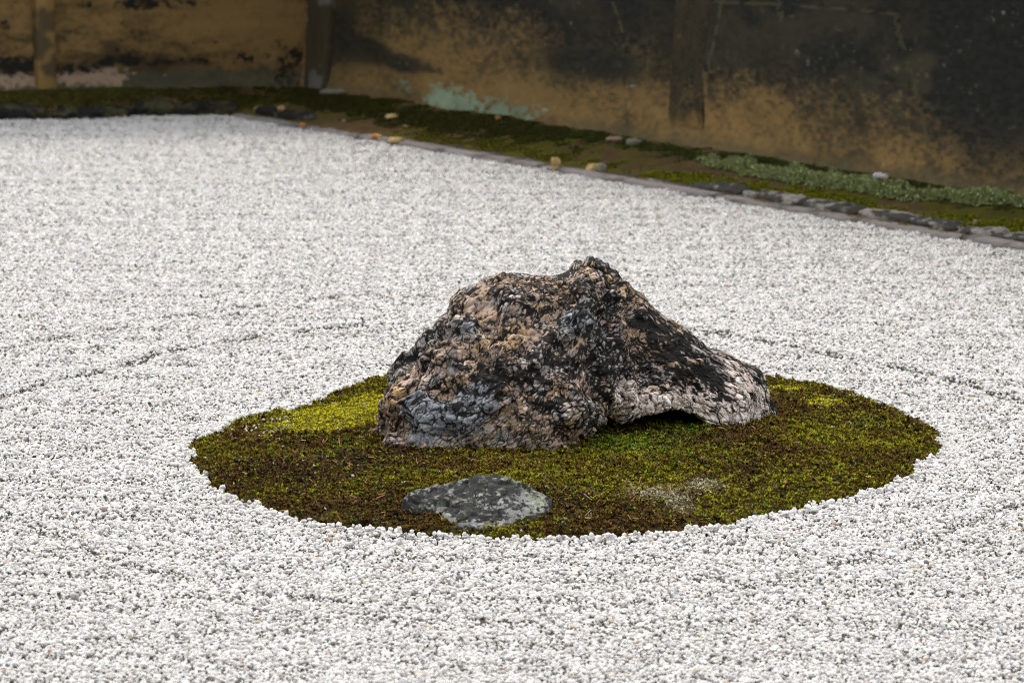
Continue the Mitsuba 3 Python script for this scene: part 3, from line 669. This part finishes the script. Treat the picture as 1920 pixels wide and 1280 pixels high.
DARKST = (np.array([0.04, 0.038, 0.033]), np.array([0.22, 0.205, 0.19]))
def rough_stone(e, nrm, pos, z, l, w, h, seed, colors=DARKST, pale=0.0, rough=0.55, power=3.2):
    v, f = stone_mesh(l, w, h, seed, rough=rough, power=power)
    rs = np.random.default_rng(seed).uniform(0, 40, 3)
    n1_, n2_ = nfbm(v + rs, 14, 4, seed + 2), nfbm(v + rs, 70, 3, seed + 3)
    m_ = sstep(0.0, 0.25, n1_ + 0.5 * n2_ + pale)
    c_ = colors[0] * (1 - m_[:, None]) + colors[1] * m_[:, None]
    c_ = c_ * (1 + 0.3 * n2_[:, None])
    Mx = frame2(e, nrm, pos, z)
    return mikit.ply((v @ Mx[:3, :3].T + Mx[:3, 3], f), 'm_stone', smooth=True, color=np.clip(c_, 0.015, 0.8))
def s_of(px, py, z=0.03): return np.dot((at(px, py, z) - K0)[:2], eR)
row = [(1262, 1342, -0.25, 'dark'), (1352, 1398, 0.0, ''), (1398, 1466, 0.1, ''), (1466, 1562, -0.05, ''), (1568, 1662, 0.15, ''), (1666, 1746, -0.05, ''), (1750, 1815, 0.2, ''), (1820, 1925, 0.0, '')]
ordn = ['first', 'second', 'third', 'fourth', 'fifth', 'sixth', 'seventh', 'eighth', 'ninth', 'tenth', 'eleventh', 'twelfth', 'thirteenth', 'fourteenth', 'fifteenth', 'sixteenth', 'seventeenth']
def kerb_y(px): return 218 + (px - 410) * (474 - 218) / 1510 - 12
small = [(800, 850), (855, 925), (928, 965), (1050, 1100), (1105, 1165), (1170, 1212), (1218, 1258)]
allrow = [(a, b, 0.0, 'low') for a, b in small] + row
for k, (a, b, pale, kind_) in enumerate(allrow):
    sa, sb = s_of(a, kerb_y(a)), s_of(b, kerb_y(b))
    low = kind_ == 'low'
    kk = key('edging_stone')
    scene[kk] = rough_stone(eR, nR, K0[:2] + eR * (sa + sb) / 2 + nR * (0.142 if not low else 0.118), 0.0 if low else 0.006, (sb - sa) * 1.06, 0.09 if low else 0.13, 0.05 if low else 0.085, 300 + k * 7, pale=pale + (-0.25 if low else 0.05), rough=0.75, power=5.0)
    o_ = len(allrow) - 1 - k
    tag(kk, f'rough {"low dark" if low else "grey"} edging stone behind the right kerb, {ordn[o_]} counting from the right edge', 'stone', 'rough stones edging the moss behind the right kerb')
for k in range(2):                                       # beyond the right edge of the frame, for a step to the side
    pass
# dark mossy stones that hold the bank above the gravel on the left
lp_ = np.array([0, 0.30, 0.52, 0.80, 1.02, 1.30, 1.55, 1.9, 2.15])
for k in range(8):
    l = lp_[k + 1] - lp_[k]
    kk = key('dark_edging_stone')
    scene[kk] = rough_stone(eL, nL, K0[:2] + eL * (lp_[k] + l / 2 - 0.1) + nL * 0.07, 0.012, l * 1.12, 0.15, 0.095 + 0.02 * math.sin(k * 2.1), 500 + k * 9, (np.array([0.012, 0.012, 0.009]), np.array([0.055, 0.052, 0.026])), rough=1.1, power=4.5)
    tag(kk, f'dark mossy stone holding the bank at the far left, {ordn[k]} from the gravel corner', 'stone', 'dark stones edging the gravel on the left')
# two long dark stones just right of the corner
for k, (a, b) in enumerate(((438, 478), (480, 530))):
    sa, sb = s_of(a, kerb_y(a)), s_of(b, kerb_y(b))
    kk = key('corner_stone')
    scene[kk] = rough_stone(eR, nR, K0[:2] + eR * (sa + sb) / 2 + nR * 0.17, 0.02, sb - sa, 0.13, 0.08, 640 + k * 9, (np.array([0.018, 0.018, 0.016]), np.array([0.09, 0.085, 0.07])), rough=0.7)
    tag(kk, f'long dark stone beside the gravel corner, the {"left" if k == 0 else "right"} one of two', 'stone')

# loose stones on the bank: pixel, size in pixels, colour, label
TANS, PINKS, WHITE, ORANGE, GREY_ = ((0.33, 0.23, 0.10), (0.52, 0.38, 0.18)), ((0.30, 0.21, 0.16), (0.45, 0.34, 0.28)), ((0.6, 0.56, 0.55), (0.75, 0.72, 0.72)), ((0.35, 0.18, 0.06), (0.5, 0.28, 0.10)), ((0.2, 0.19, 0.15), (0.34, 0.32, 0.27))
for px, py, wx, hy, cs_, lab in ((491, 207, 30, 14, TANS, 'yellowish stone on the dark bank just right of the gravel corner'), (527, 204, 14, 9, TANS, 'small tan stone right of the yellowish stone on the bank'), (568, 236, 14, 9, ORANGE, 'small orange stone at the kerb near the gravel corner'),
                                (737, 222, 26, 15, TANS, 'tan stone lying mid bank below the green stained wall'), (742, 263, 32, 9, TANS, 'flat yellowish stone on the bank close to the kerb'), (706, 257, 20, 8, ORANGE, 'thin brownish stone left of the flat yellowish stone'),
                                (1042, 308, 21, 25, TANS, 'upright round tan stone on the bare earth behind the kerb'), (1113, 315, 26, 14, TANS, 'wedge shaped tan stone right of the upright round one'), (1130, 316, 14, 18, GREY_, 'dark grey stone touching the wedge shaped tan stone'),
                                (420, 158, 46, 20, PINKS, 'pinkish stone set at the foot of the left wall'), (1652, 331, 30, 12, WHITE, 'white stone at the foot of the right wall above the pale moss'), (1152, 262, 32, 9, PINKS, 'flat pinkish stone at the foot of the right wall'),
                                (1190, 267, 32, 12, GREY_, 'flat grey green stone at the foot of the right wall'), (935, 221, 12, 7, ORANGE, 'tiny orange stone under the pale green stain'), (1829, 416, 9, 8, PINKS, 'tiny pink pebble in the bright moss at right'),
                                (645, 227, 10, 5, PINKS, 'tiny pale pebble on the bank near the corner'), (760, 237, 10, 4, TANS, 'tiny tan pebble right of the mid bank tan stone'), (320, 181, 44, 6, GREY_, 'flat pale grey stone on the left bank below the wall'), (625, 173, 50, 9, GREY_, 'flat grey stone at the foot of the wall corner')):
    q = at(px, py, 0.06)
    for _ in range(4): q = at(px, py, float(bank_z(q[None, :2])[0]) + 0.3 * hy * q[1] / F)
    k_ = q[1] / F
    name = 'loose_stone'
    kk = key(name); sd = 700 + counts[name] * 5
    scene[kk] = rough_stone(np.array([1.0, 0]), np.array([0, 1.0]), q[:2], q[2], wx * k_, wx * k_ * 0.8, hy * k_ * 1.15, sd, tuple(np.array(c) for c in cs_), rough=0.95, power=2.8)
    tag(kk, lab, 'stone')

# ------------------------------------------------------------------ clay walls
def ramp(x, knots):
    """Piecewise straight line through (x, y) knots, in drjit."""
    y = mi.Float(knots[0][1])
    for (xa, ya), (xb, yb_) in zip(knots[:-1], knots[1:]):
        y = y + dr.clip((x - xa) / (xb - xa), 0, 1) * (yb_ - ya)
    return y
nR3, nL3 = np.array([*nR, 0.0]), np.array([*nL, 0.0])
C3 = np.array([*CORNER, ZW])
BAT = 0.06                                             # the face leans back by this much per metre
def on_R(px, py):
    q = at_plane(px, py, C3, nR3 + np.array([0, 0, -BAT])); return float((q[:2] - CORNER) @ eR), float(q[2])
def on_L(px, py):
    q = at_plane(px, py, C3, nL3 + np.array([0, 0, -BAT])); return float((q[:2] - CORNER) @ eL), float(q[2])
edgeR = sorted(on_R(*q) for q in ((650, 5), (760, 58), (870, 75), (900, 95), (1000, 95), (1060, 150), (1150, 170), (1262, 150), (1300, 170), (1340, 190), (1400, 185), (1500, 215), (1600, 225), (1690, 245), (1738, 262), (1752, 290), (1850, 315), (1920, 325)))
print('s', [(q, round(s_of(*q), 2)) for q in ((1300, 300), (1370, 325), (1500, 340), (1700, 375), (1900, 400))])
LIR = [(*on_R(x, y), rr_) for x, y, rr_ in ((830, 180, 0.16), (880, 200, 0.16), (940, 200, 0.15), (990, 215, 0.18), (760, 165, 0.12))]
BLR = [(*on_R(x, y), a, b) for x, y, a, b in ((1110, 120, 0.55, 0.10), (700, 90, 0.16, 0.05), (760, 120, 0.4, 0.05), (640, 60, 0.25, 0.2), (1880, 150, 0.6, 0.35))]
OCR = [(*on_R(x, y), a, b) for x, y, a, b in ((820, 95, 0.35, 0.06), (1020, 190, 0.6, 0.06), (1120, 195, 0.5, 0.05), (1250, 180, 0.35, 0.05), (1430, 205, 0.5, 0.05), (1600, 245, 0.5, 0.04))]
Bx, By, Rx, Ry = float(CORNER[0]), float(CORNER[1]), eR.tolist(), eL.tolist()
def g2(s, z, c, a, b): return dr.exp(-(dr.square((s - c[0]) / a) + dr.square((z - c[1]) / b)))
PANEL = on_R(1745, 200)[0]
SEAMS = [[on_R(*q) for q in line] for line in (((1325, 3), (1470, 8), (1600, 18), (1681, 26), (1688, 60), (1700, 100), (1722, 190), (1742, 280)), ((1477, 8), (1470, 55)), ((1357, 2), (1330, 150)), ((1148, 5), (1165, 58)), ((735, 20), (728, 60)))]
def seam(s, z):
    d = mi.Float(9)
    for line in SEAMS:
        for (sa, za), (sb, zb) in zip(line[:-1], line[1:]):
            l2 = (sb - sa) ** 2 + (zb - za) ** 2
            t = dr.clip(((s - sa) * (sb - sa) + (z - za) * (zb - za)) / l2, 0, 1)
            d = dr.minimum(d, dr.square(s - sa - t * (sb - sa)) * 0.3 + dr.square(z - za - t * (zb - za)))
    return dr.sqrt(d)
def f_right(p, n, uv):
    s = (p.x - Bx) * Rx[0] + (p.y - By) * Rx[1]; z = p.z
    a = fbm(s * 1.7, z * 2.2, 3.0, 4); b = fbm(s * 6, z * 12, 7.0, 4); c = fbm(s * 32, z * 60, 1.0, 2); d = fbm(s * 5, z * 1.6, 11.0, 3)
    h = fbm(s * 15, z * 30, 4.0, 3); e = fbm(s * 2.4, z * 5.0, 31.0, 4)
    ochre = mix((0.100, 0.074, 0.034), (0.32, 0.200, 0.074), a * 0.5 + e * 0.3 + b * 0.2 + c * 0.25)
    brown = mi.Color3f(0.075, 0.060, 0.030)
    oc = sum((g2(s, z, q, q[2], q[3]) for q in OCR), mi.Float(0))
    base = mix(brown, ochre, smoothstep(0.30, 0.75, 0.35 * a + 0.35 * e + 0.2 * b + 0.25 * c + 0.32 * oc))
    soot = mix((0.013, 0.013, 0.010), (0.062, 0.056, 0.038), b * 0.3 + c * 0.35 + smoothstep(0.3, 0.7, a) * 0.45)
    slate = mix((0.011, 0.0125, 0.012), (0.026, 0.029, 0.027), c)
    soot = mix(soot, slate, smoothstep(0.40, 0.65, e + 0.4 * (b - 0.5) + 0.28 * smoothstep(PANEL - 0.1, PANEL + 0.1, s)))
    edge = ramp(s, edgeR) - z + 0.06
    raw = 0.13 * (b - 0.5) + 0.12 * (fbm(s * 3.5, z * 7, 13.0, 3) - 0.5) + 0.16 * (e - 0.5)
    mid = smoothstep(0.20, -0.14, edge + raw + 0.20 * (c - 0.5) + 0.12 * (h - 0.5))
    dk = smoothstep(0.20, -0.20, edge + raw + 0.20 * (c - 0.5) + 0.14 * (h - 0.5))
    bl = sum((g2(s, z, q, q[2], q[3]) for q in BLR), mi.Float(0))
    dk = dr.maximum(dk * 0.95, smoothstep(0.34, 0.78, bl + 0.5 * (b - 0.5) + 0.6 * (c - 0.5) + 0.3 * (h - 0.5)) * 0.9)
    col = mix(mix(base, (0.058, 0.050, 0.028), mid * 0.75), soot, dk)
    fleck = smoothstep(0.70, 0.80, h * 0.55 + c * 0.5) * smoothstep(0.45, 0.6, a)
    col = mix(col, (0.15, 0.12, 0.06), fleck * 0.55)
    foot = smoothstep(0.075, 0.02, z - ZW + 0.10 * (b - 0.5) + 0.04 * (a - 0.5)) * smoothstep(0.35, 0.6, a + 0.5 * (b - 0.5) + 0.1)
    col = mix(col, (0.10, 0.09, 0.05), foot * 0.6)
    sm = smoothstep(0.010, 0.004, seam(s + 0.02 * (b - 0.5), z + 0.01 * (h - 0.5))) * smoothstep(0.36, 0.50, h)     # cracks where the plaster was patched
    col = mix(col, (0.085, 0.080, 0.045), sm * 0.8)
    li = sum((g2(s, z, q, q[2], q[2] * 0.42) for q in LIR), mi.Float(0))
    lm = smoothstep(0.50, 0.95, li * 0.78 + 0.9 * (b - 0.5) + 0.9 * (c - 0.5) + 0.10)
    return mix(col, mix((0.10, 0.13, 0.085), (0.32, 0.43, 0.30), b), lm * 0.9)
mat('m_wall_right', proc(f_right), 0.9, 0.2)
PKL = [(*on_L(x, y), a, b) for x, y, a, b in ((40, 140, 0.25, 0.05), (150, 142, 0.30, 0.05), (200, 150, 0.2, 0.04), (20, 155, 0.3, 0.03))]
BKL = [(*on_L(x, y), a, b) for x, y, a, b in ((20, 115, 0.22, 0.05), (35, 130, 0.16, 0.05), (230, 110, 0.16, 0.04), (365, 112, 0.12, 0.05), (310, 118, 0.2, 0.025), (470, 105, 0.2, 0.05), (555, 130, 0.15, 0.09), (130, 130, 0.15, 0.04), (420, 78, 0.2, 0.02), (250, 8, 0.6, 0.03))]
def f_left(p, n, uv):
    s = (p.x - Bx) * Ry[0] + (p.y - By) * Ry[1]; z = p.z
    a = fbm(s * 1.2, z * 7, 3.0, 4); b = fbm(s * 6, z * 22, 7.0, 4); c = fbm(s * 55, z * 70, 1.0, 2); d = fbm(s * 9, z * 9, 5.0, 3)
    h = fbm(s * 26, z * 40, 4.0, 3)
    ochre = mix((0.095, 0.060, 0.022), (0.31, 0.198, 0.076), a * 0.55 + b * 0.4 + c * 0.2)
    col = mix(mi.Color3f(0.055, 0.040, 0.020), ochre, smoothstep(0.30, 0.66, 0.5 * a + 0.35 * b + 0.25 * c))
    low = smoothstep(0.02, -0.02, z - ZW - 0.085 + 0.12 * (d - 0.5))
    grey = mix((0.045, 0.046, 0.028), (0.11, 0.108, 0.07), 0.5 * d + 0.3 * h + 0.3 * c)
    col = mix(col, grey, low * 0.85)
    pk = sum((g2(s, z, q, q[2], q[3]) for q in PKL), mi.Float(0))
    col = mix(col, (0.32, 0.24, 0.17), smoothstep(0.50, 0.75, pk * 0.4 + 1.5 * (d - 0.5) + 0.9 * (c - 0.5) + 0.18) * smoothstep(0.1, 0.3, pk))
    bk = sum((g2(s, z, q, q[2], q[3]) for q in BKL), mi.Float(0))
    return mix(col, (0.018, 0.016, 0.012), smoothstep(0.36, 0.74, bk * 0.50 + 1.2 * (d - 0.5) + 0.9 * (c - 0.5) + 0.5 * (h - 0.5) + 0.04))
mat('m_wall_left', proc(f_left), 0.9, 0.2)
pstep = [on_R(1681, 24), on_R(1700, 110), on_R(1722, 200), on_R(1742, 285)]
ptop = [on_R(1330, 4), on_R(1500, 8), on_R(1681, 24)]
pleft = on_R(1300, 100)[0]
WALL_H = 1.75
def wall(name, e, n3, length, step, mat_, s0):
    """Clay wall: battered face with a swollen foot, uneven by hand; top and back closed."""
    ss = np.arange(s0, length, 0.02)
    zz_ = np.concatenate([np.arange(-0.15, 0.9, 0.015), np.linspace(0.9, WALL_H, 14)])
    S, Zg = np.meshgrid(ss, zz_, indexing='ij')
    p3 = np.stack([S, Zg, 0 * S], -1)
    out = 0.10 * np.exp(-np.maximum(Zg - 0.02, 0) / 0.075) - BAT * (Zg - ZW) + 0.012 * nfbm(p3, 1.6, 3, 151) + 0.005 * nfbm(p3, 9, 4, 152)
    if step:
        sx = np.interp(Zg, [q[1] for q in pstep][::-1], [q[0] for q in pstep][::-1]); zt = np.interp(S, [q[0] for q in ptop], [q[1] for q in ptop])
        inside = (S > pleft) & (S < sx + 0.01 * nfbm(p3, 12, 2, 5)) & (Zg < zt + 0.01 * nfbm(p3, 12, 2, 6)) & (Zg > on_R(1742, 285)[1])
        out = out + 0.018 * inside * sstep(on_R(1742, 285)[1], on_R(1742, 285)[1] + 0.22, Zg)
    base = CORNER[None, None] + S[..., None] * e
    face = np.concatenate([base - n3[:2] * out[..., None], Zg[..., None]], -1)
    n_s, n_z = S.shape
    back = np.concatenate([base[:, -1] + n3[:2] * 0.45, np.full((n_s, 1), WALL_H)], 1); bot = back.copy(); bot[:, 2] = -0.15
    V = np.concatenate([face, back[:, None], bot[:, None]], 1)
    f = grid_faces(n_s, n_z + 2)
    v = V.reshape(-1, 3)
    nf = np.cross(v[f[0, 1]] - v[f[0, 0]], v[f[0, 2]] - v[f[0, 0]])
    if nf @ n3 > 0: f = f[:, ::-1]
    scene[f'{name}__body'] = mikit.ply((v, f), mat_, smooth=40)
def prism(profile, e, n3, s0, s1):
    """Profile (back from the wall's foot line, height) run along the wall from s0 to s1."""
    pr = np.array(profile); m = len(pr)
    v = np.array([[*(CORNER + e * s - n3[:2] * -a), z] for s in (s0, s1) for a, z in pr])
    f = [[i, (i + 1) % m, m + (i + 1) % m] for i in range(m)] + [[i, m + (i + 1) % m, m + i] for i in range(m)]
    f += [[0, i + 1, i] for i in range(1, m - 1)] + [[m, m + i, m + i + 1] for i in range(1, m - 1)]
    mm = trimesh.Trimesh(v, f, process=False)
    if mm.volume < 0: mm.invert()
    return mm
wall('clay_wall', eL, nL3, 6.0, False, 'm_wall_left', -0.3)
wall('clay_wall_001', eR, nR3, 11.5, True, 'm_wall_right', -0.3)
tag('clay_wall', 'ochre clay wall at far left with black and pinkish mould along its foot', 'wall')
tag('clay_wall_001', 'long stained clay wall on the right, dark above and ochre below, with a green lichen patch', 'wall')
def f_wood(p, n, uv):
    g = fbm(p.x * 30, p.y * 30, p.z * 3, 3); h = fbm(p.x * 4, p.y * 4, p.z * 5 + 3, 3)
    w = fbm(p.x * 9 + 4, p.y * 9, p.z * 9, 4)
    return mix(mix((0.028, 0.025, 0.016), (0.095, 0.076, 0.043), g * 0.6 + h * 0.4), (0.14, 0.14, 0.125), smoothstep(0.54, 0.66, w))
mat('m_post_dark', proc(f_wood), 0.9, 0.15)
PLASTER = on_R(1295, 215)[1]
def f_wood3(p, n, uv):
    g = fbm(p.x * 25, p.y * 25, p.z * 12, 3); h = fbm(p.x * 6, p.y * 6, p.z * 6 + 3, 3); c = noise(p.x * 70, p.y * 70, p.z * 70)
    wood = mix(mix((0.020, 0.018, 0.013), (0.072, 0.060, 0.036), g * 0.6 + c * 0.4), (0.12, 0.085, 0.036), smoothstep(0.62, 0.78, h * 0.8 + c * 0.25) * 0.7)
    return mix(wood, f_right(p, n, uv), smoothstep(0.05, -0.05, p.z - PLASTER + 0.12 * (h - 0.5) + 0.08 * (g - 0.5)))   # the plaster is dressed over its foot
mat('m_post_sooty', proc(f_wood3), 0.9, 0.15)
def f_wood2(p, n, uv):
    g = fbm(p.x * 30, p.y * 30, p.z * 4, 3); h = fbm(p.x * 8, p.y * 8, p.z * 9 + 3, 4)
    return mix(mix((0.17, 0.105, 0.036), (0.33, 0.21, 0.075), g), (0.09, 0.068, 0.036), smoothstep(0.42, 0.62, h + 0.3 * (g - 0.5)))
mat('m_post_ochre', proc(f_wood2), 0.85, 0.2)
def post(holder, e, n3, s0, s1, depth, m_, seed, top=WALL_H - 0.02, low=-0.1, foot=-1.0):
    zs = np.arange(low, top, 0.03); a = np.linspace(0, 2 * np.pi, 24, endpoint=False)
    sup = (np.abs(np.cos(a)) ** 6 + np.abs(np.sin(a)) ** 6) ** (-1 / 6)
    V = []
    for z in zs:
        du = np.cos(a) * sup * (s1 - s0) / 2; dv = np.sin(a) * sup * depth * min(1.0, max(0.05, (z - low) / max(foot - low, 1e-3)))
        p_ = np.c_[np.cos(a), np.sin(a), np.full(24, z * 2.0)]
        k_ = 1 + 0.10 * nfbm(p_, 1.3, 3, seed)
        c_ = CORNER + e * (s0 + s1) / 2 + n3[:2] * (BAT * (z - ZW) - 0.01)
        V.append(np.c_[c_ + np.outer(du * k_, e) - np.outer(dv * k_, n3[:2]), np.full(24, z)])
    V = np.array(V).transpose(1, 0, 2)
    f = outward(V.reshape(-1, 3), grid_faces(24, len(zs), wrap=True))
    scene[key(holder + '__post')] = mikit.ply((V.reshape(-1, 3), f), m_, smooth=40)
a_, b_ = on_L(63, 80)[0], on_L(101, 80)[0]
post('clay_wall', eL, nL3, min(a_, b_), max(a_, b_), 0.045, 'm_post_ochre', 5)
a_, b_ = on_R(586, 90)[0], on_R(626, 90)[0]
post('clay_wall_001', eR, nR3, min(a_, b_), max(a_, b_), 0.045, 'm_post_dark', 6)
a_, b_ = on_R(1266, 100)[0], on_R(1330, 100)[0]
post('clay_wall_001', eR, nR3, min(a_, b_), max(a_, b_), 0.010, 'm_post_sooty', 7, low=on_R(1295, 240)[1], foot=on_R(1295, 215)[1])
# bark shingle roofs that shelter the walls, above the frame
def f_roof(p, n, uv):
    return mix((0.06, 0.05, 0.04), (0.14, 0.12, 0.09), fbm(p.x * 8, p.y * 8, p.z * 40, 3))
mat('m_roof', proc(f_roof), 0.9, 0.2)
for nm, e, n3, L_, s0 in (('clay_wall', eL, nL3, 6.2, -0.35), ('clay_wall_001', eR, nR3, 11.7, -0.35)):
    scene[f'{nm}__roof'] = mikit.ply(prism([(-0.62, WALL_H - 0.02), (-0.62, WALL_H + 0.05), (0.28, WALL_H + 0.42), (0.98, WALL_H + 0.05), (0.98, WALL_H - 0.02), (0.28, WALL_H + 0.10)], e, n3, s0, L_), 'm_roof')

# the hall whose veranda the viewer stands on: its deep eaves keep the low sky off the side of things that faces us
mat('m_timber', proc(f_wood), 0.8, 0.2)
def hexa(x0, x1, prof):
    pr = np.array(prof); m = len(pr)
    v = np.array([[x, y, z] for x in (x0, x1) for y, z in pr])
    f = [[i, (i + 1) % m, m + (i + 1) % m] for i in range(m)] + [[i, m + (i + 1) % m, m + i] for i in range(m)]
    f += [[0, i + 1, i] for i in range(1, m - 1)] + [[m, m + i, m + i + 1] for i in range(1, m - 1)]
    mm = trimesh.Trimesh(v, f, process=False)
    if mm.volume < 0: mm.invert()
    return mm
scene['temple_hall__roof'] = mikit.ply(hexa(-16, 13, [(1.7, 3.75), (1.7, 3.95), (-6.5, 9.2), (-14.5, 3.95), (-14.5, 3.75), (-6.5, 8.6)]), 'm_roof')
scene['temple_hall__body'] = mikit.ply(hexa(-14, 11, [(-2.2, 0.0), (-2.2, 5.9), (-10.8, 5.9), (-10.8, 0.0)]), 'm_timber')
scene['temple_hall__veranda'] = mikit.ply(hexa(-14, 11, [(0.9, 0.70), (0.9, 0.82), (-2.19, 0.82), (-2.19, 0.70)]), 'm_timber')
for k in range(6):
    bx_ = trimesh.creation.box((0.16, 0.16, 3.1)); bx_.apply_translation((-13.5 + k * 4.7 + 1.0, 0.75, 2.37)); scene[key('temple_hall__post')] = mikit.ply(bx_, 'm_timber')
tag('temple_hall', 'timber hall with a veranda and deep eaves on the near side of the garden', 'building')

# ------------------------------------------------------------------ litter
r = np.random.default_rng(88)
needles = []
for px, py, sx, sy, n in ((700, 920, 160, 40, 34), (1200, 930, 160, 40, 34), (1500, 830, 130, 60, 26), (560, 830, 100, 40, 20), (950, 960, 200, 25, 16)):
    needles += [(px + r.normal() * sx, py + r.normal() * sy) for _ in range(n)]
nxy = np.array([at(x, y, 0.05)[:2] for x, y in needles]); nxy = nxy[shapely.contains_xy(MOSS, nxy[:, 0], nxy[:, 1])]
npos = np.c_[nxy, moss_z(nxy) + 0.014]
a = r.uniform(0, 2 * np.pi, len(npos)); L_ = r.uniform(0.004, 0.012, len(npos))
d = np.c_[np.cos(a), np.sin(a), r.normal(0.2, 0.5, len(npos))] * L_[:, None]; sd = np.c_[-np.sin(a), np.cos(a), 0 * a] * 0.0012
up_ = np.array([0, 0, 0.0022])
v = np.stack([npos - d - sd, npos - d + sd, npos - d + up_, npos + d - sd, npos + d + sd, npos + d + up_], 1).reshape(-1, 3)
f0 = np.array([[0, 2, 1], [3, 4, 5], [0, 1, 4], [0, 4, 3], [1, 2, 5], [1, 5, 4], [2, 0, 3], [2, 3, 5]])
f = (f0[None] + (np.arange(len(npos)) * 6)[:, None, None]).reshape(-1, 3)
nc = np.array([(0.42, 0.18, 0.06), (0.36, 0.25, 0.12), (0.50, 0.40, 0.26), (0.45, 0.22, 0.12)])[r.integers(0, 4, len(npos))]
scene['fallen_needles'] = mikit.ply((v, f), 'm_moss', color=np.repeat(nc, 6, 0))
tag('fallen_needles', 'dry orange and straw coloured needles scattered over the island moss', 'needles', kind='stuff')
# curled dead leaves on the gravel
for px, py, l, lab in ((1365, 538, 11, 'brown curled leaf on the gravel right of the boulder peak'), (1430, 682, 8, 'small orange leaf on the gravel just behind the boulder shoulder'), (700, 360, 7, 'tiny brown leaf on the far gravel above the boulder'), (92, 1222, 13, 'orange brown twig like leaf near the lower left corner'),
                       (1727, 1200, 11, 'reddish leaf on the gravel near the lower right corner'), (450, 1234, 9, 'small rusty leaf on the gravel at lower left'), (930, 1038, 8, 'small orange leaf on the gravel in front of the island'), (400, 1090, 9, 'pale orange leaf on the gravel at left below the island')):
    q = at(px, py, 0.012); k_ = q[1] / F; L = l * k_ * 0.5
    u_ = np.linspace(-1, 1, 9); w_ = np.linspace(-1, 1, 5)
    U, W_ = np.meshgrid(u_, w_, indexing='ij')
    wid = 0.45 * L * (1 - U ** 2) ** 0.7 + 0.0004
    ang = r.uniform(0, 3.1)
    top = np.stack([U * L, W_ * wid, 0.35 * L * (W_ ** 2) * 0.8 + 0.25 * L * U ** 2], -1)
    bot = top - [0, 0, 0.0008]
    v = np.vstack([top.reshape(-1, 3), bot.reshape(-1, 3)])
    ca, sa = math.cos(ang), math.sin(ang)
    v = v @ np.array([[ca, sa, 0], [-sa, ca, 0], [0, 0, 1]]) + q
    f = grid_faces(9, 5); f = np.vstack([f, f[:, ::-1] + 45])
    c = np.tile(np.array([(0.28, 0.12, 0.05), (0.45, 0.20, 0.07)])[r.integers(0, 2)], (90, 1))
    kk = key('fallen_leaf'); scene[kk] = mikit.ply((v, f), 'm_moss', smooth=True, color=c); tag(kk, lab, 'leaf')
# pebbles that stand out of the gravel
for px, py, wx, c_, lab in ((140, 1119, 17, 0.30, 'grey pebble larger than the gravel around it at lower left'), (1694, 1153, 12, 0.14, 'dark blue grey pebble at lower right, the left one of a pair'), (1706, 1157, 12, 0.22, 'dark grey pebble at lower right, the right one of a pair'),
                           (1032, 1186, 13, 0.12, 'dark pebble in the gravel straight below the island'), (985, 1238, 14, 0.2, 'grey pebble near the bottom edge of the gravel'), (476, 1142, 10, 0.12, 'small black pebble just below the left part of the island')):
    q = at(px, py, 0.008); k_ = q[1] / F
    kk = key('pebble')
    scene[kk] = rough_stone(np.array([1.0, 0]), np.array([0, 1.0]), q[:2], 0.010, wx * k_, wx * k_ * 0.75, wx * k_ * 0.7, 900 + counts['pebble'] * 3, (np.array([c_, c_, c_ * 1.05]), np.array([c_, c_, c_]) * 1.4), rough=0.35, power=2.3)
    tag(kk, lab, 'pebble')
